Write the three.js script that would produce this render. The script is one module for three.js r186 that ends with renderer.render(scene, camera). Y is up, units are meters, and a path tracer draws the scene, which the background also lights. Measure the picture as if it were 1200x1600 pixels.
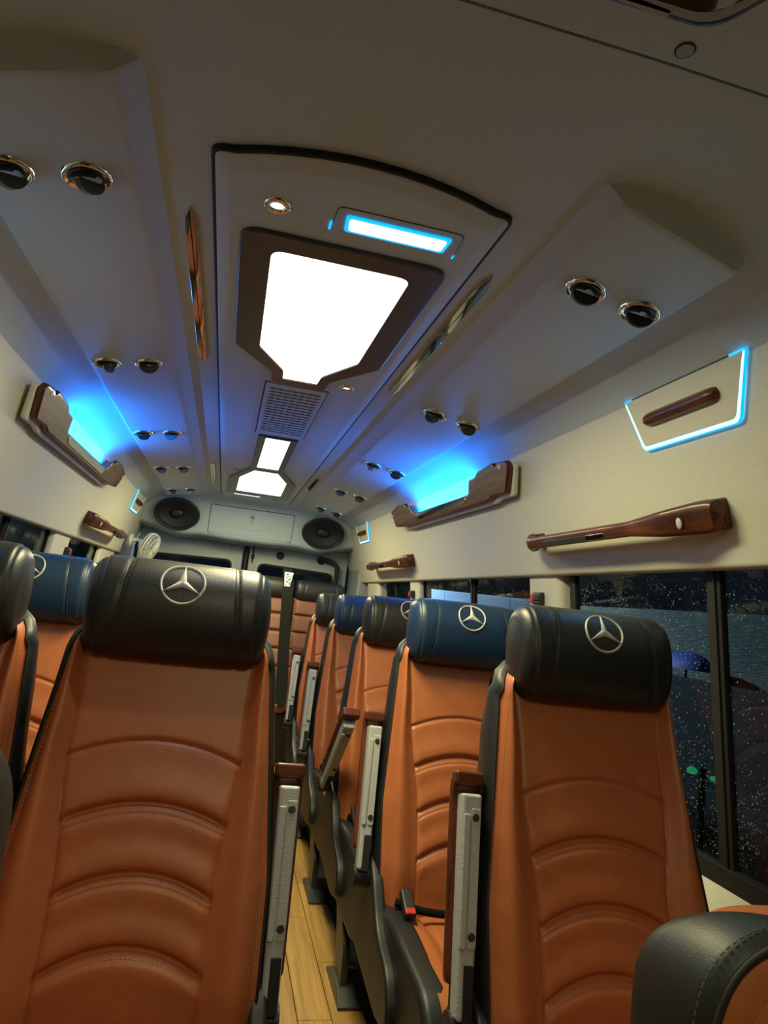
import * as THREE from 'three';
import { RoundedBoxGeometry } from 'three/addons/geometries/RoundedBoxGeometry.js';
import { mergeGeometries } from 'three/addons/utils/BufferGeometryUtils.js';
import { RectAreaLightUniformsLib } from 'three/addons/lights/RectAreaLightUniformsLib.js';

RectAreaLightUniformsLib.init();
// ---------------------------------------------------------------- camera, sky, large lights, exposure
const scene = new THREE.Scene();
const camera = new THREE.PerspectiveCamera(72.553, 1200 / 1600, 0.02, 200);
camera.position.set(-0.145, 1.15, 0);
camera.quaternion.set(0.060519, -0.108736, 0.064606, 0.990121).normalize();
camera.updateMatrixWorld();
scene.background = new THREE.Color().setRGB(0.0025, 0.0042, 0.0065);
const renderer = new THREE.WebGLRenderer({ antialias: true });
renderer.toneMapping = THREE.LinearToneMapping;
renderer.toneMappingExposure = 1.5;
renderer.shadowMap.enabled = true;

const LAMP = new THREE.Color().setRGB(1.0, 0.92, 0.48), BLUE = new THREE.Color().setRGB(0.0, 0.20, 1.0);
function areaLight(color, intensity, w, h, x, y, z, rx, ry = 0, rz = 0) {
  const l = new THREE.RectAreaLight(color, intensity, w, h);
  l.position.set(x, y, z); l.rotation.set(rx, ry, rz, 'ZYX'); l.castShadow = true; scene.add(l); return l;
}
areaLight(LAMP, 30, 0.27, 0.58, 0, 1.826, -1.68, -Math.PI / 2);        // front ceiling lamp
areaLight(LAMP, 9.5, 0.27, 0.50, 0, 1.826, 0.12, -Math.PI / 2);         // lamp over the front, above the camera
areaLight(LAMP, 30, 0.11, 0.80, 0, 1.830, -3.51, -Math.PI / 2);        // middle lamp
areaLight(LAMP, 30, 0.26, 0.78, 0, 1.830, -4.58, -Math.PI / 2);        // rear lamp
areaLight(new THREE.Color().setRGB(0.35, 0.70, 1), 16, 0.18, 0.04, 0.078, 1.832, -1.21, -Math.PI / 2);
areaLight(new THREE.Color().setRGB(0.3, 0.7, 1), 12, 0.18, 0.03, -0.07, 1.832, -5.14, -Math.PI / 2);

// ---------------------------------------------------------------- helpers
let seed = 7;
const rnd = () => ((seed = (seed * 1664525 + 1013904223) >>> 0) / 4294967296);
function toCreasedNormals(g, crease) { // area-weighted smoothing below the crease angle
  g = g.index ? g.toNonIndexed() : g;
  const p = g.attributes.position, nT = p.count / 3, fn = new Float32Array(nT * 3), N = new Float32Array(p.count * 3), at = new Map();
  const A = new THREE.Vector3(), B = new THREE.Vector3(), C = new THREE.Vector3();
  for (let t = 0; t < nT; t++) { A.fromBufferAttribute(p, t * 3); B.fromBufferAttribute(p, t * 3 + 1); C.fromBufferAttribute(p, t * 3 + 2); B.sub(A); C.sub(A); B.cross(C); fn.set([B.x, B.y, B.z], t * 3); }
  const key = (i) => `${Math.round(p.getX(i) * 2e5)},${Math.round(p.getY(i) * 2e5)},${Math.round(p.getZ(i) * 2e5)}`, keys = [];
  for (let i = 0; i < p.count; i++) { const k = key(i); keys.push(k); const l = at.get(k); if (l) l.push((i / 3) | 0); else at.set(k, [(i / 3) | 0]); }
  const cc = Math.cos(crease);
  for (let i = 0; i < p.count; i++) {
    const t = (i / 3) | 0, x = fn[t * 3], y = fn[t * 3 + 1], z = fn[t * 3 + 2], l = Math.hypot(x, y, z) || 1; let a = 0, b = 0, c = 0;
    for (const q of at.get(keys[i])) { const u = fn[q * 3], v = fn[q * 3 + 1], w = fn[q * 3 + 2], m = Math.hypot(u, v, w) || 1; if ((x * u + y * v + z * w) / (l * m) > cc - 1e-6) { a += u; b += v; c += w; } }
    const m = Math.hypot(a, b, c) || 1; N[i * 3] = a / m; N[i * 3 + 1] = b / m; N[i * 3 + 2] = c / m;
  }
  g.setAttribute('normal', new THREE.BufferAttribute(N, 3)); return g;
}
const clamp = (x, a = 0, b = 1) => Math.min(b, Math.max(a, x));
const sst = (a, b, x) => { const t = clamp((x - a) / (b - a)); return t * t * (3 - 2 * t); };
const gau = (d, s) => Math.exp(-(d * d) / (s * s));
const lerp = (a, b, t) => a + (b - a) * t;
const taken = {};
function numbered(n) { taken[n] = (taken[n] ?? -1) + 1; return taken[n] ? `${n}_${String(taken[n]).padStart(3, '0')}` : n; }
function shade(o) { o.castShadow = true; o.receiveShadow = true; return o; }
function part(name, geo, mat, parent) {
  const m = shade(new THREE.Mesh(geo, mat)); m.name = name; parent.add(m); return m;
}
function tag(o, label, category, group) { o.userData.label = label; o.userData.category = category; if (group) o.userData.group = group; return o; }
function thing(name, label, category, group, pos = [0, 0, 0]) {
  const g = new THREE.Group(); g.name = numbered(name); g.position.set(...pos); scene.add(g); return tag(g, label, category, group);
}
function struct(name, geo, mat) {
  const m = geo ? shade(new THREE.Mesh(geo, mat)) : new THREE.Group(); m.name = numbered(name); m.userData.kind = 'structure'; scene.add(m); return m;
}
// parts built in world places: move the group's origin to the thing's base
function rebase(g) {
  g.updateMatrixWorld(true);
  const b = new THREE.Box3().setFromObject(g), c = b.getCenter(new THREE.Vector3()); c.y = b.min.y;
  const d = c.clone().sub(g.position);
  for (const k of g.children) k.position.sub(d);
  g.position.copy(c); return g;
}
function mg(list) {
  return mergeGeometries(list.map((g) => {
    const n = g.index ? g.toNonIndexed() : g.clone();
    for (const k of Object.keys(n.attributes)) if (!['position', 'normal', 'uv'].includes(k)) n.deleteAttribute(k);
    if (!n.attributes.uv) n.setAttribute('uv', new THREE.BufferAttribute(new Float32Array(n.attributes.position.count * 2), 2));
    return n;
  }));
}
function grid(nu, nv, f, uvs = (u, v, p) => [p[0], p[1]]) {
  const pos = [], uv = [], idx = [];
  for (let j = 0; j <= nv; j++) for (let i = 0; i <= nu; i++) {
    const p = f(i / nu, j / nv); pos.push(...p); uv.push(...uvs(i / nu, j / nv, p));
  }
  for (let j = 0; j < nv; j++) for (let i = 0; i < nu; i++) {
    const a = j * (nu + 1) + i, b = a + 1, c = a + nu + 1, d = c + 1;
    idx.push(a, b, d, a, d, c);
  }
  const g = new THREE.BufferGeometry();
  g.setAttribute('position', new THREE.Float32BufferAttribute(pos, 3));
  g.setAttribute('uv', new THREE.Float32BufferAttribute(uv, 2));
  g.setIndex(idx); g.computeVertexNormals(); return g;
}
function shapeOf(pts) { const s = new THREE.Shape(); pts.forEach((p, i) => (i ? s.lineTo(p[0], p[1]) : s.moveTo(p[0], p[1]))); s.closePath(); return s; }
// rounded corners: pts [a, b, radius]
function rounded(pts, r0 = 0, n = 6) {
  const out = [], N = pts.length;
  for (let i = 0; i < N; i++) {
    const p = pts[i], q = pts[(i + N - 1) % N], s = pts[(i + 1) % N], r = p[2] ?? r0;
    if (!r) { out.push([p[0], p[1]]); continue; }
    const d1 = [q[0] - p[0], q[1] - p[1]], d2 = [s[0] - p[0], s[1] - p[1]];
    const l1 = Math.hypot(...d1), l2 = Math.hypot(...d2), t = Math.min(r, l1 * 0.48, l2 * 0.48);
    const A = [p[0] + d1[0] / l1 * t, p[1] + d1[1] / l1 * t], B = [p[0] + d2[0] / l2 * t, p[1] + d2[1] / l2 * t];
    for (let k = 0; k <= n; k++) { const u = k / n; out.push([(1 - u) ** 2 * A[0] + 2 * u * (1 - u) * p[0] + u * u * B[0], (1 - u) ** 2 * A[1] + 2 * u * (1 - u) * p[1] + u * u * B[1]]); }
  }
  return out;
}
function ex(pts, depth, bevel = 0, holes = [], curve = 0.55) {
  const s = shapeOf(pts); for (const h of holes) s.holes.push(shapeOf(h));
  const g = new THREE.ExtrudeGeometry(s, { depth: Math.max(depth - 2 * bevel, 1e-4), bevelEnabled: bevel > 0, bevelSize: bevel, bevelOffset: -bevel, bevelThickness: bevel, bevelSegments: 3, steps: 1, curveSegments: 8 });
  g.translate(0, 0, bevel);
  return toCreasedNormals(g, curve);
}
function mapGeo(g, f, flip) {
  g = g.index ? g.toNonIndexed() : g;
  const p = g.attributes.position, v = new Float32Array(p.array.length), uv = g.attributes.uv, w = uv ? new Float32Array(uv.array.length) : null;
  for (let i = 0; i < p.count; i++) {
    const k = flip ? i - (i % 3) + [0, 2, 1][i % 3] : i, q = f(p.getX(k), p.getY(k), p.getZ(k));
    v.set(q, i * 3); if (w) w.set([uv.getX(k), uv.getY(k)], i * 2);
  }
  const o = new THREE.BufferGeometry(); o.setAttribute('position', new THREE.BufferAttribute(v, 3)); if (w) o.setAttribute('uv', new THREE.BufferAttribute(w, 2));
  o.computeVertexNormals(); return toCreasedNormals(o, 0.6);
}
// the inclined upper wall panel: (z, y, distance off the panel) to the world, side +1 right, -1 left
const wallX = (y) => 0.9315 - 0.32 * (y - 1.321);
const onWall = (side, z, y, off = 0) => [side * (wallX(y) - off * 0.9524), y - off * 0.3048, z];
const wallMap = (g, side, off = 0) => mapGeo(g, (a, b, c) => onWall(side, a, b, c + off), side < 0);
const ceilMap = (g, y0) => mapGeo(g, (a, b, c) => [a, y0 - c, b], false);
function tube(points, r, seg = 8, closed = false, n = 0) {
  const c = new THREE.CatmullRomCurve3(points.map((p) => new THREE.Vector3(...p)), closed, 'catmullrom', 0.5);
  return new THREE.TubeGeometry(c, n || points.length * 6, r, seg, closed);
}
function box(w, h, d, r = 0, x = 0, y = 0, z = 0) {
  const g = r ? new RoundedBoxGeometry(w, h, d, 2, Math.min(r, w / 2.01, h / 2.01, d / 2.01)) : new THREE.BoxGeometry(w, h, d);
  g.translate(x, y, z); return g;
}
function disc(r, h, axis = 'z', seg = 24) { const g = new THREE.CylinderGeometry(r, r, h, seg); if (axis === 'z') g.rotateX(Math.PI / 2); if (axis === 'x') g.rotateZ(Math.PI / 2); return g; }

// ---------------------------------------------------------------- textures and materials
function hash(x, y) { let h = (x * 374761393 + y * 668265263) | 0; h = (h ^ (h >>> 13)) * 1274126177 | 0; return ((h ^ (h >>> 16)) >>> 0) / 4294967296; }
function vnoise(x, y, px, py) {
  const xi = Math.floor(x), yi = Math.floor(y), fx = x - xi, fy = y - yi, u = fx * fx * (3 - 2 * fx), v = fy * fy * (3 - 2 * fy);
  const m = (a, p) => ((a % p) + p) % p, h = (a, b) => hash(m(a, px), m(b, py));
  return lerp(lerp(h(xi, yi), h(xi + 1, yi), u), lerp(h(xi, yi + 1), h(xi + 1, yi + 1), u), v);
}
function tex(n, f, srgb, rx, ry) {
  const d = new Uint8Array(n * n * 4);
  for (let y = 0; y < n; y++) for (let x = 0; x < n; x++) { const c = f(x / n, y / n); d.set([c[0] * 255, c[1] * 255, c[2] * 255, 255], (y * n + x) * 4); }
  const t = new THREE.DataTexture(d, n, n); t.wrapS = t.wrapT = THREE.RepeatWrapping; t.magFilter = t.minFilter = THREE.LinearFilter;
  if (srgb) t.colorSpace = THREE.SRGBColorSpace; t.repeat.set(rx, ry); t.needsUpdate = true; return t;
}
const g3 = (v) => [v, v, v];
const leatherBump = tex(512, (u, v) => g3(clamp(0.5 * vnoise(u * 110, v * 110, 110, 110) + 0.3 * vnoise(u * 220, v * 220, 220, 220) + 0.2 * vnoise(u * 16, v * 16, 16, 16))), false, 5, 5);
const grainBump = tex(512, (u, v) => g3(0.6 * vnoise(u * 128, v * 128, 128, 128) + 0.4 * vnoise(u * 256, v * 256, 256, 256)), false, 3, 3);
const woodGrain = (u, v) => {
  const w = v * 4 + 1.1 * vnoise(u * 3, v * 6, 3, 6) + 0.35 * vnoise(u * 8, v * 30, 8, 30);
  return clamp(0.5 + 0.5 * Math.sin(w * 6.283 * 1.0)) * 0.55 + 0.45 * vnoise(u * 6, v * 120, 6, 120);
};
const walnutTex = tex(512, (u, v) => { const k = woodGrain(u, v); return [lerp(0.20, 0.50, k), lerp(0.10, 0.26, k), lerp(0.07, 0.15, k)]; }, true, 2.2, 7);
const oakTex = tex(512, (u, v) => { const k = 0.5 * woodGrain(u, v * 0.5) + 0.5 * vnoise(u * 9, v * 60, 9, 60); return [lerp(0.56, 0.74, k), lerp(0.42, 0.57, k), lerp(0.20, 0.30, k)]; }, true, 1.2, 4);
const tanTex = tex(256, (u, v) => { const k = 0.6 * vnoise(u * 12, v * 12, 12, 12) + 0.4 * vnoise(u * 60, v * 60, 60, 60); return [lerp(0.66, 0.71, k), lerp(0.372, 0.405, k), lerp(0.215, 0.24, k)]; }, true, 4, 4);
const S = (color, roughness, o = {}) => new THREE.MeshStandardMaterial({ color: new THREE.Color().setRGB(...color), roughness, side: THREE.DoubleSide, ...o });
const P = (color, roughness, o = {}) => new THREE.MeshPhysicalMaterial({ color: new THREE.Color().setRGB(...color), roughness, side: THREE.DoubleSide, ...o });
const M = {
  lining: S([0.57, 0.56, 0.46], 0.55, { bumpMap: grainBump, bumpScale: 0.0004 }),
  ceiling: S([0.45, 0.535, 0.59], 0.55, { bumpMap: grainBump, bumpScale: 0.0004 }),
  navy: S([0.007, 0.026, 0.070], 0.40, { bumpMap: leatherBump, bumpScale: 0.0002 }),  // blue sheen that the lamps did not give, put into the leather colour
  brown: S([0.20, 0.072, 0.042], 0.45, { bumpMap: leatherBump, bumpScale: 0.0002 }),  // the seats' tan leather, darkened: the bench's shade is put into the colour
  screen: P([0.006, 0.016, 0.022], 0.06, { clearcoat: 1, clearcoatRoughness: 0.02 }),
  white: S([0.66, 0.65, 0.60], 0.45),
  creamPlastic: S([0.58, 0.57, 0.50], 0.4),
  greyPlastic: S([0.34, 0.36, 0.37], 0.4, { bumpMap: grainBump, bumpScale: 0.0003 }),
  greyArm: S([0.42, 0.43, 0.44], 0.38, { bumpMap: grainBump, bumpScale: 0.0004 }),
  tan: S([1, 1, 1], 0.42, { map: tanTex, bumpMap: leatherBump, bumpScale: 0.0002 }),
  black: S([0.015, 0.016, 0.018], 0.40, { bumpMap: leatherBump, bumpScale: 0.0002 }),
  blackSide: S([0.011, 0.013, 0.014], 0.48, { bumpMap: leatherBump, bumpScale: 0.0002 }),
  blackPlastic: S([0.014, 0.014, 0.015], 0.42),
  rubber: S([0.008, 0.008, 0.009], 0.7),
  darkSteel: S([0.06, 0.06, 0.062], 0.4, { metalness: 0.6 }),
  thread: S([0.45, 0.20, 0.09], 0.7),
  darkThread: S([0.05, 0.05, 0.052], 0.7),
  emblem: S([0.52, 0.50, 0.50], 0.6),
  chrome: S([0.75, 0.75, 0.76], 0.08, { metalness: 1 }),
  greyCabin: S([0.05, 0.052, 0.056], 0.5),
  mirror: S([0.62, 0.60, 0.58], 0.05, { metalness: 1 }),
  walnut: P([0.85, 0.80, 0.78], 0.42, { map: walnutTex, specularIntensity: 0.5, clearcoat: 0.3, clearcoatRoughness: 0.05 }),
  darkGlass: P([0.060, 0.055, 0.042], 0.30, {}),
  oak: S([1, 1, 1], 0.38, { map: oakTex }),
  pane: P([0.70, 0.76, 0.74], 0.0, { transmission: 1, thickness: 0, ior: 1.45, specularIntensity: 0.55 }),
  drop: P([0.80, 0.84, 0.86], 0.25, { transmission: 0.35, thickness: 0 }),
  red: S([0.55, 0.03, 0.03], 0.35),
  webbing: P([0.009, 0.010, 0.011], 0.9, { specularIntensity: 0.3, bumpMap: leatherBump, bumpScale: 0.0008 }),
  doorPaint: S([0.30, 0.33, 0.36], 0.45),
  speakerMesh: S([0.006, 0.006, 0.007], 0.6),
  lampLens: new THREE.MeshStandardMaterial({ color: 0xffffff, emissive: new THREE.Color().setRGB(1, 0.94, 0.78), emissiveIntensity: 1.6, roughness: 0.5 }),
  blueCore: new THREE.MeshStandardMaterial({ color: 0xffffff, emissive: new THREE.Color().setRGB(0.72, 0.98, 1.0), emissiveIntensity: 1.4, roughness: 0.4 }),
  blueEdge: new THREE.MeshStandardMaterial({ color: 0x0a2030, emissive: new THREE.Color().setRGB(0.0, 0.40, 0.95), emissiveIntensity: 1.0, roughness: 0.4 }),
  cyanCore: new THREE.MeshStandardMaterial({ color: 0x102030, emissive: new THREE.Color().setRGB(0.42, 0.92, 1.0), emissiveIntensity: 1.3, roughness: 0.4 }),
  led: new THREE.MeshStandardMaterial({ color: 0x102030, emissive: new THREE.Color().setRGB(0.0, 0.5, 1.0), emissiveIntensity: 2.0, roughness: 0.4 }),
  spot: new THREE.MeshStandardMaterial({ color: 0xffffff, emissive: new THREE.Color().setRGB(0.95, 0.92, 1.0), emissiveIntensity: 1.1, roughness: 0.4 }),
};

// ---------------------------------------------------------------- the setting: ceiling, walls, floor
const HALF = [[0, 1.863], [0.30, 1.863], [0.48, 1.859], [0.54, 1.850], [0.59, 1.838], [0.64, 1.822], [0.69, 1.804], [0.735, 1.785], [0.772, 1.763], [0.80, 1.735]];
function ceilingPiece(z0, z1) {
  const inner = [...HALF.slice(1).reverse().map(([x, y]) => [-x, y]), ...HALF], outer = inner.map(([x, y]) => [x * 1.045, y + 0.035]).reverse();
  const g = ex([...inner, ...outer], z1 - z0, 0, [], 0.5); g.translate(0, 0, z0); return g;
}
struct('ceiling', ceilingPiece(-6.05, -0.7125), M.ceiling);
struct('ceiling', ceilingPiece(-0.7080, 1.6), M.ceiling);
{ const g = box(1.6, 0.012, 0.03, 0, 0, 1.885, -0.71); struct('trim_1', g, M.rubber); }
for (const side of [1, -1]) {
  const nm = side > 0 ? 'right' : 'left';
  const wall = struct(`wall_${nm}`);
  { // inclined upper panel with a rolled lower lip
    const pr = rounded([[0.800, 1.737], [0.9315, 1.321, 0.012], [0.985, 1.325, 0.004], [1.02, 1.345], [0.845, 1.775]], 0, 5).map(([x, y]) => [x * side, y]);
    const g = ex(side > 0 ? pr.reverse() : pr, 7.65, 0, [], 0.5); g.translate(0, 0, -6.05); part('upper_panel', g, M.lining, wall);
  }
  { // lower panel with the ledge under the windows
    const pr = rounded([[1.005, 0], [0.995, 0.555, 0.03], [1.05, 0.612, 0.004], [1.12, 0.612], [1.14, 0]], 0, 5).map(([x, y]) => [x * side, y]);
    const g = ex(side > 0 ? pr.reverse() : pr, 7.65, 0, [], 0.5); g.translate(0, 0, -6.05); part('lower_panel', g, M.lining, wall);
  }
  const pillars = side > 0 ? [[-2.43, -2.19], [-4.14, -3.93], [-5.43, -5.06]] : [[-2.02, -1.62], [-3.91, -3.57], [-5.43, -4.85]];
  for (const [z0, z1] of pillars) {
    const pr = rounded([[z0, 0], [z1, 0], [z1, 0.075, 0.03], [z0, 0.075, 0.02]], 0, 5);
    const g = mapGeo(ex(pr, 0.74, 0), (a, b, c) => { const y = 0.60 + c; return [side * (1.045 + 0.12 * (1.33 - y) - b - 0.02), y, a]; }, side > 0);
    part('window_pillar', g, M.creamPlastic, wall);
  }
  part('rear_corner', box(0.30, 1.75, 0.5, 0.02, side * 1.05, 0.87, -5.82), M.doorPaint, wall);
}
// windows
const glassX = (y) => 0.988 + 0.115 * (1.30 - y);
const drops = [];
function windowUnit(n, side, z0, z1, dividers, nDrops) {
  const w = struct(`window_${n}`);
  const mp = (g, off) => mapGeo(g, (a, b, c) => [side * (glassX(b) + off - c), b, a], side < 0);
  const bars = [];
  const bar = (a0, a1, b0, b1, d = 0.02) => { const g = ex([[a0, b0], [a1, b0], [a1, b1], [a0, b1]], d, 0.002); return mp(g, 0.012); };
  part('window_frame', mg([bar(z0, z1, 0.605, 0.655, 0.03), bar(z0, z1, 1.33, 1.39), bar(z0, z0 + 0.035, 0.605, 1.39), bar(z1 - 0.035, z1, 0.605, 1.39)]), M.rubber, w);
  const xs = [z0 + 0.03, ...dividers, z1 - 0.03];
  for (const d of dividers) { part('window_divider', mg([bar(d - 0.024, d + 0.024, 0.64, 1.36, 0.018), bar(d + 0.006, d + 0.012, 0.64, 1.36, 0.024)]), M.rubber, w); bars.push(d); }
  for (let i = 0; i + 1 < xs.length; i++) {
    const g = mp(new THREE.PlaneGeometry(xs[i + 1] - xs[i], 0.72).translate((xs[i] + xs[i + 1]) / 2, 0.99, 0), 0.006 * (i % 2));
    part('glass_pane', g, M.pane, w);
  }
  if (nDrops) {
    const geo = new THREE.IcosahedronGeometry(1, 1), im = new THREE.InstancedMesh(geo, M.drop, nDrops), o = new THREE.Object3D();
    for (let i = 0; i < nDrops; i++) {
      let y, z, k = 0; do { y = lerp(0.66, 1.33, rnd()); z = lerp(z0 + 0.05, z1 - 0.05, rnd()); } while (k++ < 6 && rnd() > 0.12 + 1.1 * vnoise(z * 9 + 50, y * 9, 999, 999) ** 2);
      const r = 0.0005 + 0.0011 * rnd() ** 3;
      o.position.set(side * (glassX(y) + 0.0075), y, z); o.scale.set(r * 0.6, r * (1 + 0.5 * rnd()), r); o.updateMatrix(); im.setMatrixAt(i, o.matrix);
    }
    im.name = 'raindrops'; im.userData.kind = 'stuff'; w.add(im);
  }
  return w;
}
windowUnit(1, 1, -2.16, 0.25, [-1.455], 16000);
windowUnit(2, 1, -3.96, -2.40, [-3.115], 6000);
windowUnit(3, 1, -5.10, -4.10, [-4.62], 900);
windowUnit(4, -1, -3.60, -2.00, [-2.93], 900);
windowUnit(5, -1, -4.88, -3.88, [], 300);
for (const side of [1, -1]) { // solid sides ahead of the windows, and the front partition
  const z0 = side > 0 ? 0.25 : -1.65;
  const g = box(0.05, 0.80, 1.6 - z0, 0, side * 1.06, 0.98, (1.6 + z0) / 2); const m = struct('wall_side', g, M.greyCabin); m.name = side > 0 ? 'wall_front_right' : 'wall_front_left';
}
struct('wall_front', box(2.3, 1.95, 0.05, 0, 0, 0.95, 1.62), M.greyCabin);
{ // floor: sub floor with strips of wood laid along the aisle
  const f = struct('floor', box(2.2, 0.04, 7.7, 0, 0, -0.028, -2.22), M.rubber);
  const w = 0.096, L = 0.62; const variants = [0, 1, 2].map((k) => { const c = 0.92 + 0.08 * k, m = M.oak.clone(); m.color.setRGB(c, c, c * 0.98); return m; });
  for (let i = -1; i < 5; i++) for (let j = 0; j < 9; j++) {
    const x = -0.02 + i * w, z = -0.2 - j * L - (i & 1 ? 0.31 : 0);
    const g = box(w - 0.002, 0.012, L - 0.002, 0.002); const uv = g.attributes.uv, p = g.attributes.position, o = rnd();
    for (let k = 0; k < p.count; k++) uv.setXY(k, p.getZ(k) + o * 3, p.getX(k) + o);
    const m = part('plank', g, variants[Math.floor(rnd() * 3)], f); m.position.set(x, -0.002, z);
  }
  for (const side of [-1, 1]) { const g = box(0.78, 0.012, 7.2, 0, side > 0 ? 0.91 : -0.60, -0.002, -2.3); part('floor_covering', g, M.oak, f); }
}
// rear end: overhead panel, doors
{
  const g = thing('rear_overhead_panel', 'cream overhead panel across the back holding two round speakers', 'panel');
  const low = (x) => { const a = Math.abs(x); return 1.523 + 0.06 * sst(0.1, 0.85, a) - 0.042 * gau(a - 0.573, 0.16); };
  // face: from the ceiling's roll down to the wavy lower edge, then back underneath
  part('fascia', grid(80, 14, (u, v) => {
    const x = lerp(-0.9, 0.9, u), yl = low(x);
    if (v < 0.25) { const t = v / 0.25; return [x, 1.872 - 0.07 * t * t, -5.30 - 0.27 * Math.sin(t * 1.45)]; }
    if (v < 0.8) { const t = (v - 0.25) / 0.55; return [x, lerp(1.802, yl, t), lerp(-5.568, -5.68, t)]; }
    const t = (v - 0.8) / 0.2; return [x, yl + 0.004 * Math.sin(t * 6), -5.68 - 0.33 * t];
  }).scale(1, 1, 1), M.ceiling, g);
  rebase(g);
}
const faceZ = (y) => lerp(-5.568, -5.68, (1.802 - y) / (1.802 - 1.54)) + 0.0;
for (const side of [-1, 1]) {
  const g = thing('loudspeaker', side < 0 ? 'oval black loudspeaker at left end of the rear panel' : 'oval black loudspeaker at right end of the rear panel', 'speaker', 'oval speakers in the rear panel');
  const lathe = (pts, m, nm) => { const q = new THREE.LatheGeometry(pts.map((p) => new THREE.Vector2(...p)), 48); q.rotateX(Math.PI / 2); q.scale(1.33, 1, 1); q.rotateX(0.40); q.translate(side * 0.573, 1.680, faceZ(1.68) + 0.026); return part(nm, q, m, g); };
  lathe([[0.122, -0.02], [0.130, 0.004], [0.131, 0.014], [0.124, 0.022], [0.114, 0.018], [0.112, 0.004]], M.blackPlastic, 'rim');
  lathe([[0.113, 0.012], [0.105, 0.018], [0.094, 0.006], [0.05, -0.012], [0.034, -0.014]], M.speakerMesh, 'cone');
  lathe([[0.036, -0.014], [0.036, 0.006], [0.02, 0.016], [0.0, 0.018]], M.blackPlastic, 'tweeter');
  for (let k = 0; k < 4; k++) { const a = k * Math.PI / 2 + 0.78, q = new THREE.SphereGeometry(0.006, 8, 6); q.translate(Math.cos(a) * 0.122 * 1.33, Math.sin(a) * 0.122, 0.024); q.rotateX(0.40); q.translate(side * 0.573, 1.680, faceZ(1.68) + 0.026); part('screw', q, M.darkSteel, g); }
  rebase(g);
}
{
  const g = thing('storage_hatch', 'wide flat hatch lid with keyhole lock between the two speakers', 'hatch');
  const tilt = Math.atan2(0.112, 0.262);
  const mp = (q) => { q.rotateX(tilt); q.translate(0, 1.682, faceZ(1.682)); return q; };
  part('gap', mp(ex(rounded([[-0.330, -0.118], [0.330, -0.118], [0.330, 0.118], [-0.330, 0.118]], 0.01), 0.003)), M.rubber, g);
  part('lid', mp(ex(rounded([[-0.326, -0.114], [0.326, -0.114], [0.326, 0.114], [-0.326, 0.114]], 0.01), 0.008, 0.002)), M.ceiling, g);
  const key = part('lock', mp(mg([disc(0.02, 0.010).translate(0, 0.055, 0.012), box(0.014, 0.05, 0.008, 0.003, 0, 0.025, 0.012)])), M.greyArm, g);
  part('keyhole', mp(disc(0.007, 0.012).translate(0, 0.057, 0.013)), M.rubber, key);
  const arc = [], arc2 = []; for (let k = 0; k <= 20; k++) { const u = k / 10 - 1; arc.push([u * 0.17, -0.012 - 0.045 * (1 - u * u), 0.008]); arc2.push([u * 0.19, 0.012 - 0.03 * (1 - u * u), 0.008]); }
  part('embossed_line', mp(mg([tube(arc, 0.0016, 5), tube(arc2, 0.0012, 5)])), M.greyPlastic, g);
  rebase(g);
}
function rearDoor(n, side) {
  const d = struct(`door_${n}`);
  const X = (x) => side * x;
  const outer = rounded([[0.025, 0.3], [0.86, 0.3], [0.86, 1.62], [0.025, 1.62]], 0.03), hole = rounded([[0.095, 0.75], [0.78, 0.75], [0.76, 1.385], [0.095, 1.40]], 0.07);
  const mp = (g, z) => mapGeo(g, (a, b, c) => [X(a), b, z + c], side < 0);
  part('door_panel', mp(ex(outer, 0.05, 0.008, [hole]), -5.98), M.doorPaint, d);
  const ring2 = rounded([[0.075, 0.73], [0.80, 0.73], [0.78, 1.405], [0.075, 1.42]], 0.08);
  part('window_frame', mp(ex(ring2, 0.014, 0.005, [rounded([[0.105, 0.76], [0.77, 0.76], [0.75, 1.375], [0.105, 1.39]], 0.06)]), -5.935), M.greyPlastic, d);
  part('window_seal', mp(ex(rounded([[0.10, 0.755], [0.775, 0.755], [0.755, 1.38], [0.10, 1.395]], 0.06), 0.02, 0.004, [rounded([[0.118, 0.77], [0.758, 0.77], [0.738, 1.36], [0.118, 1.375]], 0.05)]), -5.96), M.rubber, d);
  part('glass_pane', mp(new THREE.PlaneGeometry(0.66, 0.63).translate(0.436, 1.07, 0), -5.955), M.pane, d);
  part('hook', mp(mg([box(0.02, 0.055, 0.02, 0.005, 0.16, 1.50, 0.0), disc(0.013, 0.02).translate(0.16, 1.475, 0.005)]), -5.92), M.greyPlastic, d);
  for (const bx of [0.28, 0.63]) if (side > 0) part('buffer', mp(mg([disc(0.026, 0.025).translate(bx, 1.475, 0), disc(0.034, 0.008).translate(bx, 1.475, -0.008)]), -5.92), M.rubber, d);
}
rearDoor(1, -1); rearDoor(2, 1);
part('door_seal', mg([box(0.025, 1.3, 0.03, 0.005, 0.0, 0.95, -5.93), box(0.012, 0.16, 0.02, 0.004, 0.055, 1.47, -5.915), box(0.03, 0.03, 0.03, 0.006, 0.055, 1.44, -5.91)]), M.rubber, struct('trim_2'));
struct('wall_rear', box(2.3, 0.6, 0.05, 0, 0, 0.28, -6.0), M.doorPaint);
struct('wall_rear_header', box(2.3, 0.36, 0.05, 0, 0, 1.75, -6.03), M.doorPaint);
{
  const h = part('hose', tube([[0.60, 1.49, -5.88], [0.70, 1.475, -5.87], [0.755, 1.44, -5.86], [0.765, 1.36, -5.86], [0.755, 1.2, -5.86], [0.75, 1.0, -5.86]], 0.02, 10), M.rubber, scene);
  h.name = numbered('door_strap'); tag(h, 'thick black curved cable cover at right edge of rear door', 'cable');
}

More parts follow.
